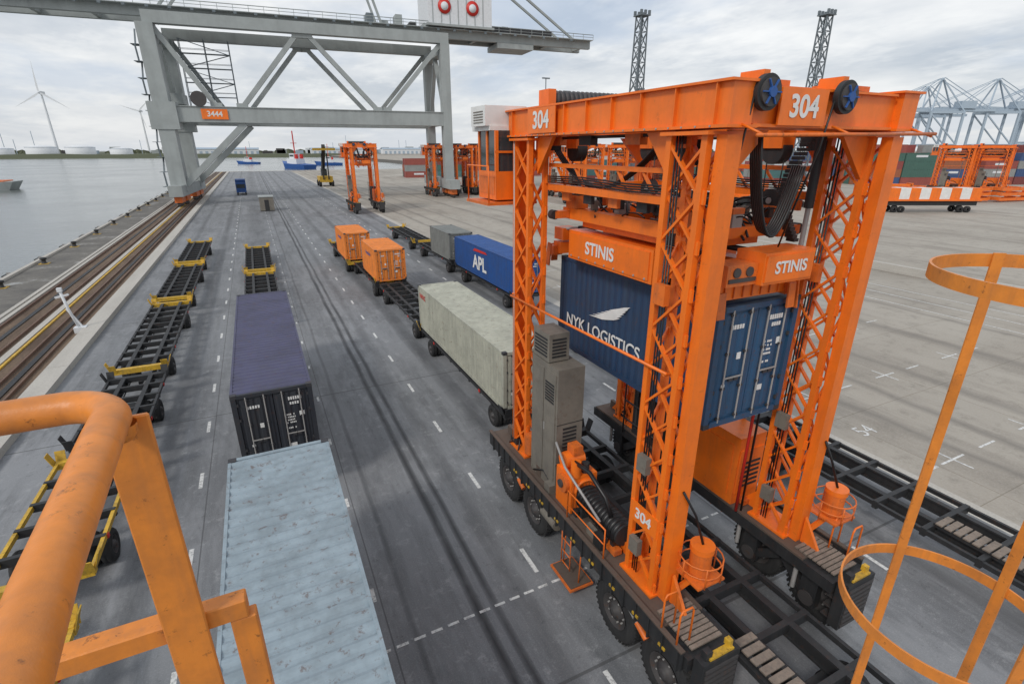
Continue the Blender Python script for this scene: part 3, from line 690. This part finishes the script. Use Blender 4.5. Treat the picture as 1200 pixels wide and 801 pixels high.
m_w,nt,b=newmat('water')
n1=noise(nt,.5,5,.65,(1,.7,1)); n2=noise(nt,.02,4,.6)
L(nt,mix(nt,ramp(nt,n2,[(.35,0),(.65,1)]),(.13,.145,.135),(.20,.21,.20)),b.inputs['Base Color'])
L(nt,ramp(nt,n2,[(.35,.12),(.65,.25)]),b.inputs['Roughness']); b.inputs['Specular IOR Level'].default_value=.6; bump(nt,b,n1,.5,.3)
q=Part(); q.quad([(-6000,-1500,-3.2),(3000,-1500,-3.2),(3000,7000,-3.2),(-6000,7000,-3.2)],m_w); single('water',q)

m_bank=plain('far_bank_grass',(.09,.10,.06),.95)
q=Part(); random.seed(2)
xs=[-5000+i*50 for i in range(105)]
vs=[];fs=[]
for i,x in enumerate(xs):
    h=2.5+random.uniform(0,2.0)
    vs+=[(x,1150,-3.3),(x,1165,h),(x,1400,h),(x,3000,2)]
for i in range(len(xs)-1):
    for j in range(3): a=i*4+j; fs.append((a,a+4,a+5,a+1))
q.add(vs,fs,m_bank); single('far_bank',q)
tk=Kit()
tk['shell'].lathe((0,0,0),(0,0,1),[(22,0),(22,13),(12,15.5),(.01,16.5)],FARWHITE,32)
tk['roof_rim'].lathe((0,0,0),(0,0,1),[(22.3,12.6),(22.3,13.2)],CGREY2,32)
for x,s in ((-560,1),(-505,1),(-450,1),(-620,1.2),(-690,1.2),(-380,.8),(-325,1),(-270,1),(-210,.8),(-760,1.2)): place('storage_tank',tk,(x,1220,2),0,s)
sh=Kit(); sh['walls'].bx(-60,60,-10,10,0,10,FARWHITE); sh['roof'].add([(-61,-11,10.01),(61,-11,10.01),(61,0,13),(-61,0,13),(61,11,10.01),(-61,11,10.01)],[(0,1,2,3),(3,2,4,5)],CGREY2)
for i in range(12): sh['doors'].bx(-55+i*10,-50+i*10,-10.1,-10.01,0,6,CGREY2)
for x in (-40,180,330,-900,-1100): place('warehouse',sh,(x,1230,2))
# small industrial structures along the far bank
ind=Kit(); random.seed(31)
for i in range(60):
    x=random.uniform(-900,500); w_=random.uniform(6,26); h=random.uniform(5,15)
    ind['sheds'].bx(x-w_/2,x+w_/2,-8,8,0,h,random.choice((CGREY2,FARWHITE,MAST_ if False else CGREY,HUB)))
for i in range(16):
    x=random.uniform(-800,500); h=random.uniform(20,42); ind['masts'].beam((x,0,0),(x,0,h),.8,.8,CGREY2)
place('industrial_buildings',ind,(0,1310,3))
q=Part(); random.seed(9)
for i in range(700):
    x=random.uniform(-2500,1500); h=random.uniform(5,13); w=random.uniform(6,14); y=1390+random.uniform(0,60)
    q.add([(x-w,y,1),(x+w,y,1),(x+w*random.uniform(.4,.9),y,h*.8),(x+random.uniform(-2,2),y,h),(x-w*random.uniform(.4,.9),y,h*.75),(x,y-w,1)],[(0,1,2,3,4),(0,5,3),(5,1,3)],m_bank)
single('distant_tree_line',q)
def turbine(h,r,ph):
    K=Kit(); K['tower'].cyl((0,0,0),(0,0,h),2.4,FARWHITE,14,1.3)
    K['nacelle'].bx(-2,2,-4,7,h-1.8,h+2.2,FARWHITE)
    K['hub'].lathe((0,-4,h),(0,-1,0),[(2,0),(1.6,2),(.01,3.5)],FARWHITE,12)
    for k in range(3):
        a=ph+k*2*math.pi/3; d=Vector((math.cos(a),0,math.sin(a))); n=Vector((-math.sin(a),0,math.cos(a)))
        o=Vector((0,-5.5,h))
        K['blades'].add([o+n*1,o+d*r*.2+n*2.3,o+d*r,o+d*r*.2-n*1.0,o-n*1,o+Vector((0,.6,0))+d*r*.3],[(0,1,2,3,4),(0,5,2),(4,5,2)],FARWHITE)
    return K
place('wind_turbine',turbine(104,52,-.55),(-310,1250,0),-.3)
place('wind_turbine',turbine(100,45,.75),(-225,1650,0),-.3)
place('wind_turbine',turbine(80,40,1.1),(-170,2100,0),-.3)
MAST=paint('mast_grey',(.16,.19,.21),.6,.3)
def mast(h,w,name,loc,lights=True,mat=MAST):
    K=Kit(); p=K['lattice']
    n=int(h/w/1.1); c=[(-w/2,-w/2),(w/2,-w/2),(w/2,w/2),(-w/2,w/2)]
    def wd(z): return 1-.35*z/h
    for i in range(4):
        a=c[i];b_=c[(i+1)%4]
        p.beam((a[0],a[1],0),(a[0]*wd(h),a[1]*wd(h),h),w*.09,w*.09,mat)
        for k in range(n):
            z0=h*k/n;z1=h*(k+1)/n;s0=wd(z0);s1=wd(z1)
            p.beam((a[0]*s0,a[1]*s0,z0),(b_[0]*s1,b_[1]*s1,z1),w*.05,w*.05,mat)
            p.beam((b_[0]*s0,b_[1]*s0,z0),(a[0]*s1,a[1]*s1,z1),w*.05,w*.05,mat)
            p.beam((a[0]*s1,a[1]*s1,z1),(b_[0]*s1,b_[1]*s1,z1),w*.05,w*.05,mat)
    if lights:
        q=K['lamp_head']; q.bx(-w*.5,w*.5,-w*.5,w*.5,h,h+.3,mat)
        for x in (-1,0,1):
            for y in (-1,1): q.cb((x*w*.4,y*w*.4,h+.9),(.7,.5,1.0),mat)
    place(name,K,loc)
mast(48,3.6,'floodlight_mast',(110,140,0)); mast(48,3.6,'floodlight_mast',(158,116,0))
mast(30,1.6,'floodlight_mast',(126,158,0))
for (x,y,h) in ((95,170,34),(107,176,31),(112,182,30),(240,150,26)):
    K=Kit(); K['pole'].cyl((0,0,0),(0,0,h),.28,MAST,8,.16); K['lamp_head'].bx(-1.4,1.4,-.3,.3,h,h+.35,MAST); K['base'].cyl((0,0,0),(0,0,.8),.6,m_kc,10)
    place('lamp_post',K,(x,y,0))
# ------------------------------------------------------------ gantry crane
G=Kit(); p=G['portal']
YA,YB=-9,9; XL,XR=0,60.5
def flange(x,y,z0,z1,w,d,mat=CGREY):
    p.bx(x-w/2,x+w/2,y-d/2,y+d/2,z0,z1,mat)
for y in (YA,YB):
    flange(XL,y,3,35,3.0,3.0); flange(XR,y,3,35,2.2,2.4)
    p.bx(XL+1.51,XR-1.11,y-1.1,y+1.1,17.0,20.0,CGREY); p.bx(XL-.3,XR+1,y-1.0,y+1.0,35.01,37.2,CGREY)
    p.bx(XL-2.6,XL+2.6,y-1.7,y+1.7,15.5,20.8,CGREY); p.bx(XL+1.51,XR-1.11,y-1.3,y+1.3,20.001,20.15,CGREY)
    def dg(x0,z0,x1,z1,w=.95): p.beam((x0,y,z0),(x1,y,z1),w,w,CGREY)
    dg(XL+1,34.8,10,20.1); dg(28,35,15,20.1); dg(15,17,XL+1,4,1.2); dg(30,35,44,20.1); dg(XR-1,34.8,46,20.1)
    for xx in (10,15,44,46,28,30): p.bx(xx-1.1,xx+1.1,y-.55,y+.55,20.16 if xx not in (28,30) else 34.2,20.9 if xx not in (28,30) else 35,CGREY)
for x in (XL,XR):
    p.bx(x-1,x+1,YA+1.71,YB-1.71,17.4,19.6,CGREY); p.bx(x-1,x+1,YA+1.3,YB-1.3,33,34.9,CGREY)
    p.bx(x-1.3,x+1.3,YA-6,YB+6,2.2,4.4,CGREY)
    p.beam((x,YA+1.5,20),(x,0,33),.9,.9,CGREY); p.beam((x,YB-1.5,20),(x,0,33),.9,.9,CGREY)
    for y in (YA-3,YA+3,YB-3,YB+3):
        G['bogies'].bx(x-.7,x+.7,y-2,y+2,.9,2.1,ORANGE2)
        for d in (-1.4,-.5,.5,1.4): G['bogies'].cyl((x-.3,y+d,.5),(x+.3,y+d,.5),.42,HUB,12)
lp=G['access_ladders']
for i in range(10): lp.beam((-2.2,YA-1.0,4+i*3),(-2.2,YA+1.0 if i%2 else YA-1.6,7+i*3),.3,.1,MAST); lp.bx(-3.0,-1.6,YA-1.6,YA+1.2,4+i*3,4.08+i*3,MAST)
g=G['boom']
for y,s in ((-3,-1),(3,1)):
    g.bx(-62,103,y-.6,y+.6,37.21,39.2,CGREY); a,b_=sorted((y+s*.6,y+s*2.2)); g.bx(-62,103,a,b_,39.0,39.15,CGREY)
    g.bx(-62,103,y-.8,y+.8,39.201,39.3,CGREY)
for i in range(17): g.bx(-61+i*10.1,-60.2+i*10.1,-2.39,2.39,37.4,38.8,CGREY)
for yy in (-5.2,5.2):
    g.tube([(-62,yy,40.3),(103,yy,40.3)],.09,CGREY,5); g.tube([(-62,yy,39.7),(103,yy,39.7)],.06,CGREY,5)
    for i in range(56): g.beam((-62+i*3,yy,39.1),(-62+i*3,yy,40.3),.09,.09,CGREY)
for i in range(40): g.bx(-60+i*4,-59.4+i*4,-5.6,-5.3,38.5,38.95,MAST)   # festoon trolleys
for x0,z0,x1,z1 in ((34,78,-57,39.3),(34,78,-22,39.3),(34,78,74,39.3),(XL,37,34,78),(48,37,34,78),(34,78,98,39.3)):
    for y in (-3,3): g.beam((x0,y,z0),(x1,y,z1),.5,.5,CGREY)
mh=G['machinery_house']; mh.bx(58,74,-5.5,5.5,39.9,47.5,FARWHITE); mh.bx(57.7,74.3,-5.8,5.8,47.51,47.9,CGREY); mh.bx(57.5,74.5,-6,6,39.4,39.89,CGREY)
for i in range(7): mh.bx(59+i*2.1,59.15+i*2.1,-5.62,-5.501,40.1,47.4,CGREY)
for xx in (62,69): mh.lathe((xx,-5.62,43.6),(0,-1,0),[(1.6,0),(1.6,.1),(.001,.1)],RED,20); mh.lathe((xx,-5.75,43.6),(0,-1,0),[(.9,0),(.9,.1),(.001,.1)],FARWHITE,20)
tb=G['trolley_and_cab']; tb.bx(76,86,-4,4,35.9,37.1,CGREY); tb.bx(74.5,92,-2.3,2.3,39.4,41,BLACKP); tb.bx(-46,-42,-2,1,34,37,FARWHITE); tb.bx(-1,3,-3,3,20.9,23,CGREY)
for i in range(14):
    random.seed(i); tb.bx(44+i*3.4,45.6+i*3.4,-2,1.8,39.31,39.9+random.uniform(.2,2.0),random.choice((CGREY,MAST,BLACKP)))
tb.cyl((7,-10.6,21.5),(7,-10.3,21.5),1.5,HUB,20)
st=G['stair_tower']
for i in range(5):
    z=20+i*3; st.bx(3,13,YA+14,YA+15.5,z,z+.12,MAST); st.beam((3 if i%2 else 13,YA+14.7,z),(13 if i%2 else 3,YA+14.7,z+3),.5,.12,MAST)
    for yy in (YA+14,YA+15.5): st.beam((3,yy,z+1),(13,yy,z+1),.08,.08,MAST)
for x in (3,8,13):
    for y in (YA+14,YA+15.5): st.beam((x,y,20),(x,y,35),.15,.15,MAST)
gc=place('ship_to_shore_crane',G,(-13.8,146,0),rad(-4.5))
npl=Part(); npl.bx(7,12,YA-1.33,YA-1.301,17.6,19.6,ORANGE); o=D.objects.new('number_board',npl.mesh('number_board')); link(o); o.parent=gc
text(gc,'number_plate','3444',1.5,WHITE,(9.5,YA-1.36,18.6),FRONT,.02)
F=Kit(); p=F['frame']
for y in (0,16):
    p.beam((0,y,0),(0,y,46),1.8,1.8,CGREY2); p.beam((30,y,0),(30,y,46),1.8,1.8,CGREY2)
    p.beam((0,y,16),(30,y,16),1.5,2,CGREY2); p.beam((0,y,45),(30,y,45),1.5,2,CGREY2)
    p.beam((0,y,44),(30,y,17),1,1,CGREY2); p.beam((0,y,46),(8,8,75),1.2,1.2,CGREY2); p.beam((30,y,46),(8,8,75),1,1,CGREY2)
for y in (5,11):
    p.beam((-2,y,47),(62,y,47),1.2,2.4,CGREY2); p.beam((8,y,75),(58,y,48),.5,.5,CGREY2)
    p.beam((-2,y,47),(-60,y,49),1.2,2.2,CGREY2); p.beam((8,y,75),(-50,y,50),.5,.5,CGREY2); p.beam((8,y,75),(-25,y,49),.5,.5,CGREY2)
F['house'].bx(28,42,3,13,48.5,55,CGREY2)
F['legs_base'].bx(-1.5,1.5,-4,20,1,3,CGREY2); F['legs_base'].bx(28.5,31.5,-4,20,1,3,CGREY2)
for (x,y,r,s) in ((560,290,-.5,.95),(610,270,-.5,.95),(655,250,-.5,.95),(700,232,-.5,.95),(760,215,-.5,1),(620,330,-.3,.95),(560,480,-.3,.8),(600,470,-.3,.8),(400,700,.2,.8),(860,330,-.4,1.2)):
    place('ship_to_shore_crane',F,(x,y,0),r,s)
B=Kit(); B['tower'].beam((0,0,0),(0,0,26),3,3,BLUEP); B['house'].bx(-5,6,-3,3,26,32,BLUEP); B['jib'].beam((0,0,31),(28,0,38),1.2,1.6,BLUEP); B['jib'].beam((0,0,31),(2,0,42),.8,.8,CGREY2); B['jib'].beam((2,0,42),(28,0,38),.3,.3,CGREY2)
place('harbour_jib_crane',B,(165,300,0))

# ------------------------------------------------------------ container stacks
cols=[(.33,.06,.04),(.03,.08,.22),(.30,.05,.04),(.06,.18,.18),(.3,.31,.3),(.22,.04,.035),(.04,.13,.10),(.36,.10,.03)]
smats=[paint('stack_paint_%d'%i,tuple(v*.9+.03 for v in c),.6,.3,0,.4) for i,c in enumerate(cols)]
def stack(nx,ny,hmax,seed,hmin=2,l=12.19):
    K=Kit(); random.seed(seed)
    for i in range(nx):
        for j in range(ny):
            base=random.choice(smats)
            for k in range(random.randint(hmin,hmax)):
                m=base if random.random()<.45 else random.choice(smats); x=i*(l+.4); y=j*2.75; z=k*2.62
                p=K['containers']
                p.bx(x+.08,x+l-.08,y+.06,y+2.38,z+.06,z+2.56,m)
                for xx in (x,x+l-.16):
                    for yy in (y,y+2.28): p.bx(xx,xx+.16,yy,yy+.16,z,z+2.61,m)
                p.bx(x+.16,x+l-.16,y,y+.059,z+2.5,z+2.61,m); p.bx(x+.16,x+l-.16,y,y+.059,z,z+.12,m)
                for q_ in range(int(l/.8)): p.bx(x+.3+q_*.8,x+.6+q_*.8,y+.02,y+.059,z+.121,z+2.49,m)
                if random.random()<.4: p.bx(x+l*.3,x+l*.65,y-.01,y+.018,z+1.2,z+1.9,FARWHITE)
    return K
for (x,y,nx,ny,h,sd,r,hm) in ((188,112,3,5,5,1,-21,3),(228,97,6,6,5,2,-21,3),(300,110,7,6,5,3,-8,2),(152,124,2,4,3,13,-15,2),(225,66,3,3,2,6,-20,1),(110,165,5,5,3,8,-8,2),(180,170,8,5,4,9,-8,2),(60,230,5,4,3,10,-8,2),(255,74,4,5,3,12,-20,2)):
    place('container_stack',stack(nx,ny,h,sd,hm),(x,y,0),rad(r))
S=Kit(); p=S['beam']
for i in range(9):
    p.bx(-8+i*1.78,-8+(i+1)*1.78-.002,-1.2,1.2,2.3+.001*(i%2),4.2,ORANGE if i%2==0 else WHITE)
p.bx(-8.4,8.4,-1.35,1.35,2.0,2.29,ORANGE); S['bed'].bx(-8,8,-.9,.9,1.2,1.99,BLACKP)
for x in (-6.5,-5.2,5.2,6.5):
    for y in (-.9,.9): S['wheels'].lathe((x,y-.2,.55),(0,1,0),[(.2,0),(.55,0),(.55,.4),(.2,.4)],TYRE,18)
place('striped_barrier_trailer',S,(119,58,0),rad(-26),1.1); place('striped_barrier_trailer',S,(99,77,0),rad(-10),1.2); place('striped_barrier_trailer',S,(84,90,0),rad(-10),1.2)
SP=Kit(); p=SP['frame']
for k in range(3):
    z=.3+k*1.1
    for x in (-1,1): p.bx(x-.25,x+.25,-5.5,5.5,z,z+.6,ORANGE)
    for y in (-5.6,5.6,0): p.bx(-1.25,1.25,y-.3,y+.3,z+.1,z+.9,ORANGE2)
for (x,y,r) in ((150,66,1.3),(162,62,1.4),(176,60,1.2),(150,84,.9),(120,90,1.4),(140,74,1.5)): place('spreader_frame_pile',SP,(x,y,0),r)

T=Kit()
T['cab'].bx(-1.2,1.2,-3.6,-2.0,.7,3.1,BLUEP); T['windscreen'].bx(-1.05,1.05,-3.63,-3.601,1.8,2.8,GLASS); T['load'].bx(-1.22,1.22,-1.6,4.4,1.3,3.9,MBLUE); T['bed'].bx(-1.1,1.1,-3.4,4.5,.8,1.25,BLACKP)
for y in (-2.8,2.2,3.4):
    for x in (-1,1): wheel(T['wheels'],x,y,.5,.3)
place('container_truck',T,(-3.2,165,0)); place('container_truck',T,(68,72,0),1.2)
GBX=Kit(); GBX['cabin'].bx(-1.3,1.3,-2,2,.15,2.7,GREYCAB); GBX['roof'].bx(-1.4,1.4,-2.1,2.1,2.71,2.85,CGREY); GBX['door'].bx(-.4,.4,-2.03,-2.001,.15,2.2,BLACKP); GBX['skid'].bx(-1.3,1.3,-2,2,0,.149,BLACKP)
place('equipment_cabin',GBX,(1.8,118,0))
RS=Kit(); RS['body'].bx(-1.8,1.8,-3,3.5,1.2,2.8,YEL); RS['cab'].bx(-.8,.8,.5,2.2,2.81,4.6,GLASS); RS['roof'].bx(-.9,.9,.4,2.3,4.61,4.75,BLACKP); RS['boom'].beam((0,3,4.2),(0,-4.5,11),.9,1.0,BLACKP); RS['spreader'].bx(-3,3,-5.2,-4.2,9.8,10.4,YEL); RS['mast'].beam((-.7,-3,2),(-.7,-4,9),.3,.4,BLACKP); RS['mast'].beam((.7,-3,2),(.7,-4,9),.3,.4,BLACKP)
for y in (-2.3,2.6):
    for x in (-1.7,1.7): wheel(RS['wheels'],x,y,.85,.7)
place('reach_stacker',RS,(22,190,0),0,1.15)
TB=Kit(); TB['hull'].add([(-4,-12,0),(4,-12,0),(4.4,8,0),(0,15,0),(-4.4,8,0),(-4.6,-12.5,2.6),(4.6,-12.5,2.6),(5,8,3.2),(0,17,4.6),(-5,8,3.2)],[(0,1,6,5),(1,2,7,6),(2,3,8,7),(3,4,9,8),(4,0,5,9),(5,6,7,8,9)],BLUEP)
TB['deckhouse'].bx(-3,3,-3,7,3.0,6,FARWHITE); TB['wheelhouse'].bx(-2.2,2.2,0,5,6.01,9,FARWHITE); TB['windows'].bx(-2.25,2.25,.4,4.6,7.2,8.3,GLASS); TB['mast'].beam((0,2,9),(0,2,22),.5,.5,RED); TB['mast'].beam((-2,2,15),(2,2,15),.3,.3,RED); TB['funnel'].bx(-2.4,-1.2,-2.8,-1,6.01,8.6,RED); TB['funnel'].bx(1.2,2.4,-2.8,-1,6.01,8.6,RED)
place('tug_boat',TB,(35,470,-3.3),.5,1.3); place('tug_boat',TB,(72,560,-3.3),1.4,.9); place('tug_boat',TB,(0,640,-3.3),1.2,.8)
V=Kit(); V['hull'].add([(-12,-3,-1),(0,-2.5,-1),(-12,3,-1),(0,2.5,-1),(-12,-3.4,1.5),(1.5,-3,1.5),(-12,3.4,1.5),(1.5,3,1.5)],[(0,1,5,4),(1,3,7,5),(3,2,6,7),(2,0,4,6),(4,5,7,6)],CGREY)
V['ramp'].bx(-10,0,-2.6,2.6,1.51,1.7,ORANGE2); V['house'].bx(-11,-4,-2,2,1.71,4.5,FARWHITE)
place('pontoon_vessel',V,(-86,274,-2.9),0,1.9)
W=Kit(); W['post'].tube([(0,0,0),(-.35,0,1.6),(-.5,0,2.9)],.09,FARWHITE,10); W['base'].cb((0,0,.2),(.7,.5,.4),FARWHITE); W['arm'].beam((-.85,0,2.5),(-.1,0,2.65),.12,.12,FARWHITE); W['box'].cb((-.5,0,3.0),(.25,.25,.25),FARWHITE); W['brace'].beam((.1,0,.4),(-.45,0,1.7),.1,.1,FARWHITE)
place('quayside_camera_post',W,(-12.0,42.2,0.0))

# ------------------------------------------------------------ foreground platform railing
HC=11.6
R=Kit(); p=R['top_rail']
pts=[(-1.6,1.10,HC-.44),(-.9,1.10,HC-.44),(-.42,1.10,HC-.44)]
for i in range(1,9):
    a=math.pi/2*(1-i/9); pts.append((-.385+.1*math.cos(a),1.0+.1*math.sin(a),HC-.44))
pts+=[(-.285,.95,HC-.44),(-.27,.6,HC-.44),(-.235,.2,HC-.44),(-.23,-.6,HC-.44)]
p.tube(pts,.030,RAILOR,32)
p=R['posts']
p.bx(-.325,-.245,1.065,1.078,HC-2.2,HC-.465,RAILOR)
p.lathe((-.285,1.03,HC-.49),(0,0,1),[(.02,0),(.028,.01),(.03,.03)],RAILOR,14)
p.bx(-1.6,-.30,1.079,1.13,HC-1.03,HC-.98,RAILOR)
p.bx(-.30,-.165,1.082,1.125,HC-1.031,HC-.979,RAILOR)
p.bx(-.205,-.150,1.085,1.122,HC-2.2,HC-1.032,RAILOR)
p.bx(-1.3,-1.22,1.09,1.103,HC-2.2,HC-.465,RAILOR)
place('platform_railing',R,bevel=.003)
C=Kit(); p=C['hoops']; cx,cy,r=2.31,.66,.37
def hoop(z,h=.05,t=.008):
    n=64; vs=[];fs=[]
    for i in range(n):
        a=2*math.pi*i/n
        for rr,zz in ((r,z-h/2),(r,z+h/2),(r-t,z+h/2),(r-t,z-h/2)): vs.append((cx+rr*math.cos(a),cy+rr*math.sin(a),zz))
    for i in range(n):
        j=(i+1)%n
        for k in range(4): fs.append((i*4+k,j*4+k,j*4+(k+1)%4,i*4+(k+1)%4))
    p.add(vs,fs,RAILOR,False)
for z in (.4,1.8,3.2): hoop(HC-z)
for dx,dy in ((.22,.29),(-.21,-.31),(.36,-.05),(.1,-.36)):
    a=math.atan2(dy,dx); x=cx+(r-.014)*math.cos(a);y=cy+(r-.014)*math.sin(a)
    tx,ty=-math.sin(a)*.02,math.cos(a)*.02; nx,ny=math.cos(a)*.004,math.sin(a)*.004
    vs=[]
    for z in (HC-3.3,HC-.37):
        vs+=[(x+tx+nx,y+ty+ny,z),(x-tx+nx,y-ty+ny,z),(x-tx-nx,y-ty-ny,z),(x+tx-nx,y+ty-ny,z)]
    C['uprights'].add(vs,[(0,1,5,4),(1,2,6,5),(2,3,7,6),(3,0,4,7),(0,3,2,1),(4,5,6,7)],RAILOR)
place('ladder_safety_cage',C)

# ------------------------------------------------------------ world, sun, camera
w=D.worlds.new('World'); scene.world=w; w.use_nodes=True; nt=w.node_tree
bg=nt.nodes['Background']
sky=N(nt,'ShaderNodeTexSky'); sky.sky_type='NISHITA'; sky.sun_disc=False
SE,SR=rad(42),rad(-120)
sky.sun_elevation=SE; sky.sun_rotation=SR; sky.dust_density=2; sky.air_density=1.2
tc=N(nt,'ShaderNodeTexCoord'); sep=N(nt,'ShaderNodeSeparateXYZ'); L(nt,tc.outputs['Generated'],sep.inputs[0])
den=math_(nt,'ADD',math_(nt,'MAXIMUM',sep.outputs['Z'],0.0),.13)
cmb=N(nt,'ShaderNodeCombineXYZ'); L(nt,math_(nt,'DIVIDE',sep.outputs['X'],den),cmb.inputs[0]); L(nt,math_(nt,'DIVIDE',sep.outputs['Y'],den),cmb.inputs[1])
def cn(sc,det,ro,off=0):
    n=N(nt,'ShaderNodeTexNoise'); n.inputs['Scale'].default_value=sc; n.inputs['Detail'].default_value=det; n.inputs['Roughness'].default_value=ro
    mp=N(nt,'ShaderNodeMapping'); mp.inputs['Location'].default_value=(off,off*.3,0); mp.inputs['Scale'].default_value=(1,.7,1); L(nt,cmb.outputs[0],mp.inputs[0]); L(nt,mp.outputs[0],n.inputs['Vector']); return n.outputs['Fac']
cl=mix(nt,ramp(nt,cn(.6,6,.6,3),[(.38,0),(.60,1)]),(5.0,5.5,6.2),(8.4,8.5,8.6))
cl=mix(nt,ramp(nt,cn(1.5,5,.65,9),[(.47,0),(.68,.8)]),cl,(9.6,9.6,9.5))
cl=mix(nt,ramp(nt,cn(.7,5,.6,15),[(.50,0),(.62,.6)]),cl,(4.6,5.5,6.9))
hz=ramp(nt,sep.outputs['Z'],[(0.0,1),(.13,0)])
cl=mix(nt,math_(nt,'MULTIPLY',hz,.7),cl,(7.2,7.4,7.6))
col=mix(nt,.90,sky.outputs[0],cl)
L(nt,col,bg.inputs[0]); bg.inputs[1].default_value=.11
sd=D.lights.new('sun','SUN'); sd.energy=1.5; sd.angle=rad(10); sd.color=(1,.96,.9)
so=D.objects.new('sun',sd); link(so)
az=rad(-120)
tos=Vector((math.sin(az)*math.cos(SE),math.cos(az)*math.cos(SE),math.sin(SE)))
so.rotation_euler=tos.to_track_quat('Z','Y').to_euler(); so.location=(0,0,60)
cam=D.cameras.new('camera'); co=D.objects.new('camera',cam); link(co)
cam.lens=18; cam.sensor_width=36; cam.clip_start=.05; cam.clip_end=12000
co.location=(0,0,HC); co.rotation_euler=(rad(90-20.6),0,rad(-25.8))
scene.camera=co
scene.view_settings.view_transform='Standard'; scene.view_settings.look='None'; scene.view_settings.exposure=0
print('DONE', len(D.objects))
